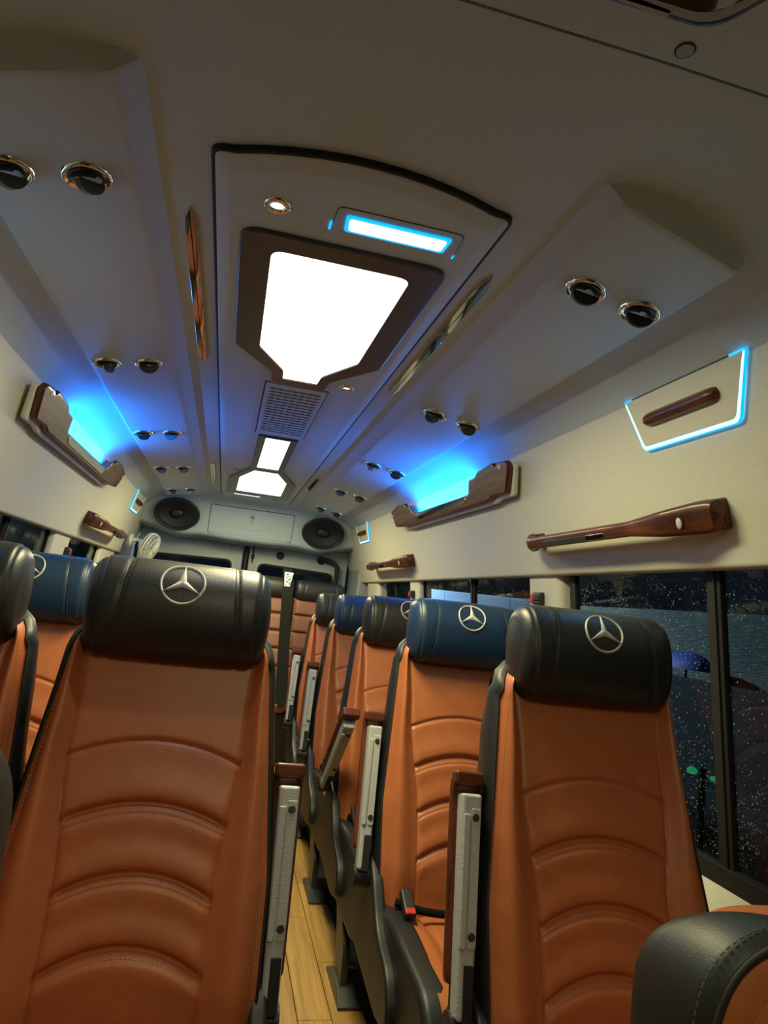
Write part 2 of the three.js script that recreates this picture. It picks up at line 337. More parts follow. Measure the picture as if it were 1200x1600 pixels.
// ---------------------------------------------------------------- ceiling fittings
for (const side of [1, -1]) { // long ducts
  const pr = [[0.350, 1.872], [0.356, 1.862], [0.388, 1.838], [0.397, 1.832], [0.412, 1.829], [0.53, 1.811], [0.632, 1.793], [0.645, 1.793], [0.653, 1.799], [0.66, 1.815], [0.672, 1.862]];
  const zs = [[-0.912, 0.045], [-0.926, 0.034], [-0.938, 0.012], [-0.946, 0.003], [-0.958, 0], [-2.5, 0], [-4, 0], [-5.42, 0]];
  const g = thing('air_duct', side > 0 ? 'long cream overhead air duct running above the right windows' : 'long cream overhead air duct running above the left windows', 'air duct', 'overhead ducts');
  const q = grid(pr.length - 1, zs.length - 1, (u, v) => {
    const i = Math.round(u * (pr.length - 1)), [z, lift] = zs[Math.round(v * (zs.length - 1))], [x, y] = pr[i];
    const shrink = lift * 0.4; return [side * (x + (x < 0.52 ? shrink : -shrink)), Math.min(y + lift, 1.874), z - (z > -1.2 ? 0.05 * (x - 0.35) / 0.3 : 0)];
  }, (u, v, p) => [p[0], p[2]]);
  const flat = mapGeo(q, (a, b, c) => [a, b, c], side > 0);
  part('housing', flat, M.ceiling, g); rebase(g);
}
{ // raised central panel
  const g = thing('ceiling_panel', 'long raised central ceiling panel with rounded front, holding the lamps', 'ceiling panel');
  const half = [[0.258, -5.42, 0], [0.258, -1.105, 0.04]], front = [];
  for (let k = 0; k <= 10; k++) { const x = lerp(0.225, -0.225, k / 10); front.push([x, -1.046 - 0.048 * (x / 0.225) ** 2]); }
  const base = (o) => { const r = rounded([[0.262 + o, -5.42], [0.262 + o, -1.10 + o * 0.3, 0.05], ...front.map(([x, z]) => [x * (1 + o * 2), z + o]), [-0.262 - o, -1.10 + o * 0.3, 0.05], [-0.262 - o, -5.42]], 0, 5); return r; };
  part('shadow_gap', ceilMap(ex(base(0.004), 0.016, 0.003), 1.868), M.rubber, g);  // black sheet standing in for the shadow gap round the panel
  const O = base(-0.003), cx = (p, d) => [p[0] * (1 - d / 0.262), p[1] + (p[1] > -2 ? -d * 1.3 : 0)];
  const secs = [[0, 0.004], [0, -0.006], [0.003, -0.0085], [0.024, -0.0125], [0.027, -0.0128]].map(([d, c]) => O.map((p) => [...cx(p, d), c]));
  const rim = grid(O.length, secs.length - 1, (u, v) => { const [x, z, c] = secs[Math.round(v * (secs.length - 1))][Math.round(u * O.length) % O.length]; return [x, 1.858 + c, z]; });
  const cap = mapGeo(new THREE.ShapeGeometry(shapeOf(O.map((p) => cx(p, 0.027)))), (a, b) => [a, 1.858 - 0.0128, b], false);
  const q = mg([mapGeo(rim, (a, b, c) => [a, b, c], true), cap]);
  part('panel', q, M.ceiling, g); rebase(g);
}
const PY = 1.8455; // underside of the central panel
const sym = (h) => [...h, ...h.map(([x, z, r]) => [-x, z, r]).reverse()];
function lampThing(label, frames, lenses, y) {
  const g = thing('ceiling_lamp', label, 'lamp', 'warm white ceiling lamps');
  for (const [f, holes] of frames) part('frame', ceilMap(ex(f, 0.012, 0.003, holes), y + 0.002), M.darkGlass, g);
  for (const l of lenses) part('lens', ceilMap(ex(l, 0.006, 0.002), y + 0.0), M.lampLens, g);
  return rebase(g);
}
{
  const F1 = rounded(sym([[0.212, -1.302, 0.045], [0.212, -1.955, 0.012], [0.092, -2.162, 0.015], [0.088, -2.268, 0.004]]));
  const L1 = rounded(sym([[0.150, -1.360, 0.035], [0.145, -1.945, 0.012], [0.062, -2.125, 0.015], [0.058, -2.212, 0.004]]));
  lampThing('large glowing arrow shaped ceiling lamp at the front of the centre panel', [[F1, [L1]]], [rounded(sym([[0.149, -1.361, 0.035], [0.144, -1.944, 0.012], [0.061, -2.124, 0.015], [0.057, -2.211, 0.004]]))], PY);
  const F2 = rounded(sym([[0.089, -3.095, 0.006], [0.091, -3.96, 0.01], [0.208, -4.42, 0.012], [0.222, -5.12, 0.03]]));
  const La = rounded(sym([[0.058, -3.115, 0.006], [0.062, -3.925, 0.006]])), Lb = rounded(sym([[0.070, -4.02, 0.006], [0.148, -4.34, 0.012], [0.158, -4.97, 0.02]]));
  lampThing('narrow two piece glowing ceiling lamp at the rear of the centre panel', [[F2, [La, Lb]]], [La, Lb], PY);
}
{
  const F3 = rounded(sym([[0.17, 0.40, 0.03], [0.17, -0.16, 0.03]])), L3 = rounded(sym([[0.14, 0.37, 0.02], [0.14, -0.13, 0.02]]));
  lampThing('rectangular ceiling lamp over the front of the cabin, above the top picture edge', [[F3, [L3]]], [L3], 1.860);
}
function blueLamp(label, cx, z, flip) {
  const g = thing('led_lamp', label, 'lamp', 'blue strip lamps on the ceiling');
  const tr = (pts) => pts.map(([a, b, r]) => [cx + a, z + b * flip, r]);
  const fix = (p) => (flip < 0 ? p.reverse() : p);
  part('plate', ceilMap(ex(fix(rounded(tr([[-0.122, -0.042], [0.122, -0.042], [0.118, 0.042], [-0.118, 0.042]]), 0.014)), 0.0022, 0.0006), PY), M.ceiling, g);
  part('outline', ceilMap(ex(fix(rounded(tr([[-0.1235, -0.0435], [0.1235, -0.0435], [0.1195, 0.0435], [-0.1195, 0.0435]]), 0.015)), 0.0009), PY), M.rubber, g);
  const rim = part('lens_edge', ceilMap(ex(fix(rounded(tr([[-0.098, -0.030], [0.098, -0.030], [0.101, 0.024], [-0.101, 0.024]]), 0.008)), 0.006, 0.001), PY), M.blueEdge, g);
  part('lens', ceilMap(ex(fix(rounded(tr([[-0.091, -0.021], [0.091, -0.021], [0.094, 0.017], [-0.094, 0.017]]), 0.008)), 0.0085, 0.002), PY), M.blueCore, g);
  part('glow_mark', ceilMap(ex(fix(rounded(tr([[-0.127, -0.040], [-0.1225, -0.040], [-0.1225, -0.012], [-0.127, -0.012]]), 0.001)), 0.003), PY), M.blueEdge, g);
  part('glow_mark', ceilMap(ex(fix(rounded(tr([[0.121, -0.047], [0.1235, -0.047], [0.1235, -0.034], [0.121, -0.034]]), 0.001)), 0.003), PY), M.blueEdge, g);
  return rebase(g);
}
blueLamp('bright blue white strip lamp in front of the large ceiling lamp', 0.078, -1.208, 1);
blueLamp('thin blue strip lamp behind the rear ceiling lamp', -0.073, -5.14, -1);
function downlight(label, x, z) {
  const g = thing('downlight', label, 'lamp', 'small round downlights', [x, PY, z]);
  const l = (pts, m, n) => part(n, new THREE.LatheGeometry(pts.map((p) => new THREE.Vector2(...p)), 28), m, g);
  l([[0.0125, 0.0], [0.0145, -0.0045], [0.021, -0.006], [0.0255, -0.003], [0.026, 0.003]], M.chrome, 'ring');
  l([[0.0, -0.001], [0.008, -0.0012], [0.0135, -0.0005]], M.spot, 'bulb');
  const p = new THREE.SpotLight(new THREE.Color().setRGB(1, 0.95, 0.95), 0.25, 0, 0.8, 0.6, 2); p.position.set(x, PY - 0.010, z); p.target.position.set(x, 0, z); p.shadow.radius = 0.6; p.castShadow = true; scene.add(p); p.target.updateMatrixWorld();
}
downlight('small round chrome downlight left of the front blue strip lamp', -0.148, -1.211);
downlight('small round downlight right of the perforated air grille', 0.155, -2.21);
{ // perforated return-air grille
  const g = thing('air_grille', 'perforated cream air grille between the two ceiling lamps', 'grille');
  const holes = [], rows = 17, cols = 7;
  for (let j = 0; j < rows; j++) for (let i = 0; i < cols; i++) { const x = -0.075 + i * 0.025, z = -2.345 - j * 0.040; holes.push(rounded([[x - 0.0095, z - 0.009], [x + 0.0095, z - 0.009], [x + 0.0095, z + 0.009], [x - 0.0095, z + 0.009]], 0.004, 2)); }
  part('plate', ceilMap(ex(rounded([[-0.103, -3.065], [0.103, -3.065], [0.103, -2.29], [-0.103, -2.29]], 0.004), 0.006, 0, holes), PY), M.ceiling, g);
  part('dark_backing', ceilMap(ex([[-0.108, -3.07], [0.108, -3.07], [0.108, -2.285], [-0.108, -2.285]], 0.0012), PY), M.rubber, g);
  const lv = []; for (let j = 0; j < rows; j++) { const b = box(0.18, 0.001, 0.017, 0, 0, 0, 0); b.rotateX(0.45); b.translate(0, PY - 0.0045, -2.345 - j * 0.04); lv.push(b); }
  part('louver', mg(lv), M.greyPlastic, g).userData.kind = 'stuff';
  rebase(g);
}
for (const [x, z, w] of [[-0.165, -4.12, 0.05], [0.14, -5.23, 0.05]]) {
  const g = thing('slot_vent', x < 0 ? 'small slot in centre panel left of the rear lamp' : 'small slot in centre panel behind the rear lamp', 'slot', 'small slots in the centre panel', [x, PY, z]);
  part('surround', box(w, 0.004, 0.016, 0.002, 0, -0.001, 0), M.greyPlastic, g); part('opening', box(w - 0.012, 0.004, 0.008, 0.001, 0, -0.002, 0), M.rubber, g);
}
// mirror-polished trim strips beside the central panel
function strip(side, z0, z1, label, badge, gname) {
  const g = thing('trim_strip', label, 'trim strip', gname);
  const pts = []; const n = 24;
  for (let k = 0; k <= n; k++) { const t = k / n, w = 0.0135 * Math.sqrt(clamp(1 - Math.pow(Math.abs(2 * t - 1), 12))); pts.push([0.311 + w, lerp(z0, z1, t)]); }
  for (let k = n; k >= 0; k--) { const t = k / n, w = 0.0135 * Math.sqrt(clamp(1 - Math.pow(Math.abs(2 * t - 1), 12))); pts.push([0.311 - w - 0.0002, lerp(z0, z1, t)]); }
  part('bar', ceilMap(ex(pts.map(([x, z]) => [side * x, z]), 0.006, 0.0015), 1.864), M.mirror, g);
  if (badge) part('badge', emblemFlat(0.013, (a, b, c) => [side * 0.311 + a, 1.8575 - c, -1.655 - b], 0.0022, 1), M.emblem, g);
  rebase(g);
}
// three-pointed star in a ring, mapped by f(a, b, height)
function emblemFlat(R, f, h = 0.003, ringw = 1) {
  const parts = [], pr = [[0.0, 0], [0.25, 0.75], [0.5, 1], [0.75, 0.75], [1, 0]], ri = R * (1 - 0.115 * ringw);
  parts.push(grid(64, 4, (u, v) => { const [t, k] = pr[Math.round(v * 4)], r = lerp(ri, R, t), a = -u * Math.PI * 2; return f(Math.cos(a) * r, Math.sin(a) * r, h * k); }));
  for (let s = 0; s < 3; s++) {
    const a0 = Math.PI / 2 + s * Math.PI * 2 / 3, da = [Math.cos(a0), Math.sin(a0)], dn = [-da[1], da[0]];
    parts.push(grid(10, 4, (u, v) => { const r = lerp(0, ri * 1.02, u), w = R * (0.155 * (1 - u) ** 1.25 + 0.022), k = [-1, -0.5, 0, 0.5, 1][Math.round(v * 4)] * w; return f(da[0] * r + dn[0] * k, da[1] * r + dn[1] * k, h * (1 - Math.abs(k / w) * 0.95) + 0.0004); }));
  }
  return mg(parts);
}
strip(-1, -2.245, -1.315, 'mirror polished strip left of the large front lamp', false, 'mirror strips beside the centre panel');
strip(1, -2.245, -1.315, 'mirror polished strip with round badge right of the large front lamp', true, 'mirror strips beside the centre panel');
strip(-1, -4.95, -4.11, 'slim polished strip left of the rear lamp', false, 'mirror strips beside the centre panel');
strip(1, -4.70, -4.11, 'slim polished strip right of the rear lamp', false, 'mirror strips beside the centre panel');
{
  const s = thing('ceiling_screw', 'round plastic plug in ceiling beside the cross seam', 'plug', null, [0.309, 1.8625, -0.685]);
  part('rim', new THREE.TorusGeometry(0.0115, 0.0012, 6, 28).rotateX(Math.PI / 2), M.rubber, s); part('cap', disc(0.0105, 0.003, 'y'), M.ceiling, s);
}
{
  const g = thing('ceiling_monitor', 'dark glossy screen folded against the ceiling at top right corner', 'monitor');
  const tr = (pts, o = 0) => rounded(pts.map(([x, z]) => [x, z + o]), 0.03);
  const Z1 = -0.602;
  part('housing', ceilMap(ex(rounded([[0.00, Z1 - 0.004], [0.285, Z1], [0.32, -0.53], [0.32, -0.22], [0.0, -0.22]], 0.03), 0.06, 0.008), 1.863), M.blackPlastic, g);
  part('bezel', ceilMap(ex(rounded([[0.01, Z1 + 0.008], [0.275, Z1 + 0.012], [0.31, -0.525], [0.31, -0.23], [0.01, -0.23]], 0.03), 0.004, 0.001), 1.804), M.greyPlastic, g);
  part('screen', ceilMap(ex(rounded([[0.02, Z1 + 0.020], [0.268, Z1 + 0.024], [0.298, -0.518], [0.298, -0.24], [0.02, -0.24]], 0.03), 0.004, 0.001), 1.8015), M.screen, g);
  part('label_plate', ceilMap(ex(rounded([[0.165, Z1 + 0.008], [0.225, Z1 + 0.006], [0.225, Z1 + 0.016], [0.165, Z1 + 0.018]], 0.004), 0.003), 1.803), M.greyArm, g);
  rebase(g);
}
// round air vents
const ventRing = new THREE.LatheGeometry([[0.028, 0.012], [0.030, -0.002], [0.0315, -0.006], [0.0345, -0.004], [0.037, -0.0075], [0.041, -0.006], [0.0435, -0.001], [0.0435, 0.003]].map((p) => new THREE.Vector2(...p)), 36);
const ventCup = new THREE.LatheGeometry([[0.0, 0.006], [0.02, 0.006], [0.030, 0.0]].map((p) => new THREE.Vector2(...p)), 28);
const ventBall = (() => { // a drum cut from a ball, open towards one side
  const a = new THREE.SphereGeometry(0.0285, 24, 10, 0, Math.PI, 0.25, Math.PI - 0.5); a.scale(1, 1, 0.62); a.rotateX(Math.PI / 2);
  const b = new THREE.SphereGeometry(0.027, 20, 8, 0, Math.PI * 0.9, 0.3, Math.PI - 0.6); b.scale(1, 1, 0.5); b.rotateX(Math.PI / 2); return [a, b];
})();
const ventBlade = ex((() => { const p = []; for (let k = 0; k <= 16; k++) { const t = Math.PI * k / 16; p.push([Math.cos(t) * 0.0275, Math.sin(t) * 0.0215]); } return p; })(), 0.0022, 0.0006);
const rowName = ['first', 'second', 'third', 'fourth', 'fifth'];
let vi = 0;
for (const side of [1, -1]) [-1.215, -2.245, -3.26, -4.2, -5.12].forEach((z, r) => {
  for (const [x, y, nm] of [[0.472, 1.8205, 'inner'], [0.595, 1.7995, 'outer']]) {
    const g = thing('air_vent', `${nm} round chrome air vent of the ${rowName[r]} pair from the front on the ${side > 0 ? 'right' : 'left'} duct`, 'air vent', 'round vents on the ducts', [side * x, y, z]);
    g.rotation.z = side * -0.168;
    part('ring', ventRing, M.chrome, g); part('socket', ventCup, M.rubber, g);
    const b = new THREE.Group(); b.name = 'louver'; g.add(b); b.position.y = -0.011; b.scale.setScalar(1.02);
    const lobe = part('lobe', ventBall[0], M.blackPlastic, b); lobe.rotation.set(Math.PI, 0, 0); 
    const blade = (k, o) => { const m = part('blade', ventBlade, k, b); m.rotation.set(0, 0, Math.PI); m.position.set(0, 0, o); };
    blade(M.greyPlastic, -0.001); blade(M.blackPlastic, 0.011); 
    b.rotation.y = [0.5, 0.2, -0.9, 0.4, 1.2, 0.1, -0.3, 0.7, 0.2, 0.9][(vi++ * 3) % 10] + (side > 0 ? -0.6 : 0.4); b.rotation.x = 0.25;
  }
});

// ---------------------------------------------------------------- fittings on the inclined walls
function shelf(side, label) {
  const g = thing('accent_light_board', label, 'light board', 'wood boards with blue cove light');
  const wood = rounded([[-2.249, 1.700, 0.012], [-2.262, 1.722, 0.012], [-2.342, 1.728, 0.006], [-2.364, 1.716, 0.004], [-2.388, 1.735, 0.01], [-2.540, 1.728, 0.008], [-2.583, 1.712, 0.006], [-2.650, 1.710, 0.006], [-2.685, 1.660, 0.01], [-3.523, 1.667, 0.01], [-3.585, 1.712, 0.006], [-3.647, 1.715, 0.004], [-3.676, 1.735, 0.004], [-3.838, 1.742, 0.01], [-3.990, 1.722, 0.012], [-3.938, 1.632, 0.012], [-3.733, 1.616, 0.006], [-2.483, 1.610, 0.006], [-2.440, 1.622, 0.006], [-2.316, 1.617, 0.01]], 0, 4);
  const back = rounded([[-2.245, 1.706, 0.02], [-2.307, 1.602, 0.012], [-2.426, 1.603, 0.008], [-2.474, 1.594, 0.008], [-3.752, 1.600, 0.008], [-3.809, 1.616, 0.01], [-3.962, 1.66, 0.02], [-3.952, 1.70, 0.02], [-3.618, 1.66, 0.03], [-2.664, 1.645, 0.03], [-2.521, 1.70, 0.02]], 0, 4);
  part('backing', wallMap(ex(back, 0.020, 0.006), side, 0.012), M.white, g);
  part('standoff', wallMap(ex(rounded([[-2.321, 1.68], [-2.378, 1.612], [-2.455, 1.607], [-3.733, 1.611], [-3.905, 1.65], [-3.886, 1.675], [-3.618, 1.64], [-2.569, 1.630], [-2.493, 1.68]], 0.01), 0.03), side, -0.01), M.white, g);
  const w = part('board', wallMap(ex(wood, 0.022, 0.006), side, 0.034), M.walnut, g);
  part('mirror_inlay', wallMap(ex(rounded([[-2.726, 1.658], [-2.722, 1.634, 0.01], [-2.779, 1.628], [-3.447, 1.630], [-3.485, 1.648], [-3.485, 1.6625]], 0.006), 0.004, 0.001), side, 0.0545), M.mirror, w);
  part('screw_cover', wallMap(ex(rounded([[-2.310, 1.700], [-2.329, 1.700], [-2.332, 1.717], [-2.313, 1.717]], 0.006), 0.004, 0.0015), side, 0.0545), M.emblem, w);
  part('screw_cover', wallMap(ex(rounded([[-3.938, 1.690], [-3.952, 1.690], [-3.952, 1.703], [-3.938, 1.703]], 0.005), 0.004, 0.0015), side, 0.0545), M.emblem, w);
  part('led_strip', wallMap(ex([[-2.683, 1.651], [-3.618, 1.655], [-3.618, 1.659], [-2.683, 1.655]], 0.010), side, 0.016), M.led, g);
  for (const [z0, z1, k] of [[-3.60, -2.68, 1]]) {
    const c = onWall(side, (z0 + z1) / 2, 1.664, 0.021);
    const l = new THREE.RectAreaLight(BLUE, 185 * k, Math.abs(z1 - z0), 0.012); l.position.set(...c); l.castShadow = true;
    l.up.set(0, 0, 1); l.lookAt(c[0] - side * 0.30, c[1] + 1, c[2]); l.rotateZ(Math.PI / 2); scene.add(l);
  }
  rebase(g);
}
shelf(1, 'stepped walnut board hiding blue light on the right wall');
shelf(-1, 'stepped walnut board hiding blue light on the left wall');

function bracket(side, zf, zr, label) {
  const g = thing('reading_light_plate', label, 'light plate', 'light plates with blue edge');
  const L = zf - zr, Z = (t) => zr + t * L; // t = 1 is the front end
  const o = [[Z(1), 1.736], [Z(0.868), 1.609], [Z(0.09), 1.612], [Z(0), 1.739]];
  part('plate', wallMap(ex(rounded([[Z(0.985), 1.737, 0.004], [Z(0.855), 1.617, 0.012], [Z(0.105), 1.620, 0.012], [Z(0.012), 1.739, 0.004]], 0, 4), 0.009, 0.002), side, 0.002), M.lining, g);
  const w1 = [[Z(1.0), 1.742], [Z(0.99), 1.736]];
  const band = [[Z(1.0), 1.740], [Z(0.868), 1.609, 0.014], [Z(0.09), 1.612, 0.014], [Z(0.0), 1.735], [Z(0.012), 1.735], [Z(0.104), 1.624, 0.012], [Z(0.85), 1.621, 0.012], [Z(0.965), 1.722], [Z(0.99), 1.740]];
  part('led_edge', wallMap(ex(rounded(band, 0.001, 4), 0.0085, 0.001), side, 0.002), M.cyanCore, g);
  const rim = [[Z(1.003), 1.742], [Z(0.8705), 1.6065, 0.016], [Z(0.087), 1.6095, 0.016], [Z(-0.003), 1.738], [Z(0.014), 1.736], [Z(0.106), 1.6265, 0.012], [Z(0.848), 1.6235, 0.012], [Z(0.962), 1.722], [Z(0.987), 1.741]];
  part('led_halo', wallMap(ex(rounded(rim, 0.001, 4), 0.0075, 0.001), side, 0.002), M.blueEdge, g);
  part('led_corner', wallMap(mg([ex(rounded([[Z(1), 1.742], [Z(0.9), 1.741], [Z(0.9), 1.737], [Z(1), 1.737]].reverse(), 0.001), 0.004), ex(rounded([[Z(0), 1.741], [Z(0.08), 1.741], [Z(0.08), 1.737], [Z(0), 1.737]], 0.001), 0.003)]), side, 0.009), M.blueEdge, g);
  part('top_joint', wallMap(ex([[Z(0.9), 1.7405], [Z(0.08), 1.7405], [Z(0.08), 1.7385], [Z(0.9), 1.7385]], 0.002), side, 0.010), M.rubber, g);
  // grip: a rounded bar
  const pts = []; const n = 40;
  const c0 = Z(0.165), c1 = Z(0.79), r = 0.017, yb = 1.6785;
  part('grip', mapGeo(grid(20, n, (u, v) => {
    const a = u * Math.PI, t = v * 2 - 1, e = Math.sqrt(clamp(1 - Math.pow(Math.abs(t), 14)));
    return [(c0 + c1) / 2 + t * (c1 - c0) / 2, yb + Math.cos(a) * r * e, Math.sin(a) * 0.024 * e + 0.008];
  }, (u, v, p) => [p[0], u * 0.06]), (a, b, c) => onWall(side, a, b, c), side > 0), M.walnut, g);
  const mid = onWall(side, Z(0.5), 1.63, 0.03);
  areaLight(new THREE.Color().setRGB(0.05, 0.5, 1), 22.0 * L / 0.42, Math.abs(L) * 0.8, 0.012, ...mid, 0, 0, 0).lookAt(mid[0] - side, mid[1] - 0.5, mid[2]);
  rebase(g);
}
bracket(-1, -1.146, -1.572, 'light plate with blue edge on left wall, beyond the left picture edge');
bracket(1, -1.146, -1.572, 'light plate with blue U shaped edge and wooden bar, nearest on right wall');
bracket(1, -4.90, -5.32, 'small far light plate with blue edge on right wall by the speaker');
bracket(-1, -4.90, -5.32, 'small far light plate with blue edge on left wall by the speaker');

function handle(side, zf, zr, label) {
  const g = thing('grab_handle', label, 'handle', 'walnut grab handles on the walls');
  const L = zf - zr, N = 90;
  // half height, centre height and stand-off along the bar (t = 0 front end)
  const prof = (t) => {
    const ff = clamp((0.29 - t) / 0.23), fr = sst(0.925, 0.965, t);
    const yc = lerp(1.437, 1.436, t) + 0.0;
    const hh = 0.0185 + 0.012 * sst(0.28, 0.04, t) * 0 + 0.017 * ff + 0.011 * fr;
    const lift = 0.046 * sst(0.02, 0.16, t) * (1 - sst(0.9, 1.0, t)) + 0.026;
    return [yc, hh, lift, 0.018 + 0.006 * ff];
  };
  const end = (t) => Math.sqrt(clamp(1 - Math.pow(Math.abs(2 * t - 1), 60)));
  const bar = grid(28, N, (u, v) => {
    const [yc, hh, lift, th] = prof(v), a = u * 2 * Math.PI, ca = Math.cos(a), sa = Math.sin(a), e = end(v);
    const ce = Math.sign(ca) * Math.pow(Math.abs(ca), 0.6), se = Math.sign(sa) * Math.pow(Math.abs(sa), 0.6);
    return [lerp(zf, zr, v), yc + ce * hh * e, lift + se * th * e];
  }, (u, v, p) => [p[0], u * 0.12]);
  part('bar', mapGeo(bar, (a, b, c) => onWall(side, a, b, c), side < 0), M.walnut, g);
  for (const [t, nm, w, h] of [[0.045, 'foot', 0.07, 0.0335], [0.965, 'foot', 0.03, 0.024]]) {
    const z = lerp(zf, zr, t); part(nm, wallMap(ex(rounded([[z - w / 2 - 0.02, 1.437 - h], [z + w / 2, 1.437 - h], [z + w / 2, 1.437 + h], [z - w / 2 - 0.02, 1.437 + h]], 0.01), 0.03, 0.003), side, -0.003), M.walnut, g);
  }
  for (const [t, r] of [[0.092, 0.011], [0.968, 0.0075]]) {
    const z = lerp(zf, zr, t), [yc, , lift, th] = prof(t);
    const q = new THREE.SphereGeometry(r, 18, 10); q.scale(1, 1.15, 0.35);
    part('screw_cover', mapGeo(q, (a, b, c) => onWall(side, z + a, yc - 0.004 + b, lift + th + c - 0.001), side < 0), M.emblem, g);
  }
  const zi = (t) => lerp(zf, zr, t);
  const inlay = (t0, t1, m, nm) => part(nm, mapGeo(ex(rounded([[zi(t1), 1.4225], [zi(t0), 1.4225], [zi(t0), 1.437], [zi(t1), 1.437]], 0.004), 0.004, 0.001), (a, b, c) => { const t = (a - zf) / (zr - zf), [, , lift, th] = prof(t); return onWall(side, a, b, c + lift + th - 0.003); }, side < 0), m, g);
  inlay(0.50, 0.78, M.blackPlastic, 'inlay'); inlay(0.40, 0.50, M.mirror, 'inlay_tip');
  rebase(g);
}
handle(1, -1.29, -2.235, 'long glossy walnut grab handle on right wall below the light plate');
handle(1, -3.86, -4.93, 'walnut grab handle at the far end of the right wall');
handle(-1, -3.86, -4.93, 'walnut grab handle at the far end of the left wall');
// belt height adjusters on the window pillars
for (const [side, z, lab] of [[1, -2.33, 'red and black belt switch on the first white pillar of the right wall'], [1, -4.05, 'red and black belt switch on the second white pillar of the right wall'], [-1, -3.87, 'red and black belt switch on white pillar of the left wall']]) {
  const y = 1.243, x = side * (0.945 + 0.12 * (1.33 - y));
  const g = thing('belt_adjuster', lab, 'switch', 'belt switches on the pillars', [x, y, z]);
  part('body', box(0.03, 0.044, 0.066, 0.006), M.blackPlastic, g);
  part('button', box(0.034, 0.034, 0.024, 0.005, 0, 0, -0.034), M.red, g);
  part('slider', box(0.012, 0.02, 0.04, 0.004, -side * 0.014, 0, 0.01), M.rubber, g);
}
{ // fan on the left wall
  const g = thing('wall_fan', 'small white caged fan fixed to left wall by the rear door', 'fan');
  const b = [-0.86, 1.40, -5.45], c = [-0.715, 1.385, -5.40];
  const B = new THREE.Vector3(...b), C = new THREE.Vector3(...c);
  part('bracket', mg([disc(0.05, 0.02, 'x').translate(b[0] + 0.005, b[1] + 0.02, b[2]), tube([[b[0], b[1] + 0.02, b[2]], [b[0] + 0.05, b[1] + 0.03, b[2]], [c[0] - 0.045, c[1] + 0.03, c[2] - 0.01]], 0.014, 8)]), M.white, g);
  const dir = new THREE.Vector3(0.92, -0.30, 0.30).normalize(), q = new THREE.Quaternion().setFromUnitVectors(new THREE.Vector3(0, 0, 1), dir), m4 = new THREE.Matrix4().compose(C, q, new THREE.Vector3(1, 1, 1));
  part('motor', mg([new THREE.CylinderGeometry(0.028, 0.034, 0.06, 20).rotateX(Math.PI / 2).translate(0, 0, -0.045)]).applyMatrix4(m4), M.white, g);
  const cage = [];
  for (const [r, z] of [[0.108, 0.0], [0.104, 0.022], [0.075, 0.036], [0.104, -0.022], [0.075, -0.036]]) cage.push(new THREE.TorusGeometry(r, 0.002 + (z === 0 ? 0.0025 : 0), 6, 40).translate(0, 0, z));
  for (let k = 0; k < 48; k++) { const a = k / 48 * Math.PI * 2, ca = Math.cos(a), sa = Math.sin(a); for (const s of [1, -1]) cage.push(tube([[ca * 0.02, sa * 0.02, s * 0.042], [ca * 0.07, sa * 0.07, s * 0.037], [ca * 0.1, sa * 0.1, s * 0.024], [ca * 0.108, sa * 0.108, 0]], 0.0013, 4, false, 6)); }
  part('cage', mg(cage).applyMatrix4(m4), M.white, g);
  part('hub', mg([disc(0.026, 0.012).translate(0, 0, 0.043)]).applyMatrix4(m4), M.white, g);
  for (let k = 0; k < 3; k++) { const bl = grid(6, 6, (u, v) => { const r = lerp(0.015, 0.092, v), a = k * 2.094 + (u - 0.5) * 1.1; return [Math.cos(a) * r, Math.sin(a) * r, (u - 0.5) * 0.026]; }); part('blade', bl.applyMatrix4(m4), M.doorPaint, g); }
  rebase(g);
}

// ---------------------------------------------------------------- passenger seats
const YT = 1.062, YB = 0.34, RC = 0.05;
const zf = (y) => 0.33 * (1.05 - y) - 0.02 * sst(0.52, 0.36, y);
const WW = (y) => 0.181 + 0.04 * clamp((1.05 - y) / 0.4, 0, 1);
const WS = (y) => { const t = y - (YT - RC); return t <= 0 ? WW(y) : WW(y) - RC + Math.sqrt(Math.max(0, RC * RC - t * t)); };
const CC = (y) => 0.128 + 0.022 * sst(0.62, 0.86, y) + 0.01 * sst(0.9, 1.06, y);
const PLEAT = [[0.864, 0.032], [0.762, 0.034], [0.658, 0.036], [0.556, 0.04]];
const pleatY = (k, x) => (k < 0 ? YT : k > 3 ? YB : PLEAT[k][0] - PLEAT[k][1] * (x / CC(PLEAT[k][0])) ** 2);
function frontZ(x, y) {
  const c = CC(y), w = WS(y), a = Math.abs(x);
  let z = zf(y);
  const t = clamp((a - c) / Math.max(w - c, 0.008));
  if (a > c) z += 0.022 * sst(0, 0.55, t) - 0.035 * sst(0.55, 1, t) ** 1.6;
  else { // pleated middle
    z += 0.004 * (1 - (a / c) ** 2) * 0;
    PLEAT.forEach(([py], k) => {
      const d = y - pleatY(k, x);
      if (k === 0) z -= 0.005 * gau(d, 0.0045);
      else z += (1 - 0.5 * sst(0.88, 1, a / c)) * (-0.0105 * gau(d - 0.002, 0.0075) + 0.0045 * gau(d - 0.026, 0.026) - 0.0030 * gau(d + 0.0115, 0.003) + 0.0028 * gau(d + 0.023, 0.020));
    });
  }
  z -= 0.0035 * gau(a - c, 0.0032);
  z -= 0.030 * sst(YT - 0.035, YT, y) ** 2;
  return z;
}
const uvm = (u, v, p) => [p[0], p[1]];
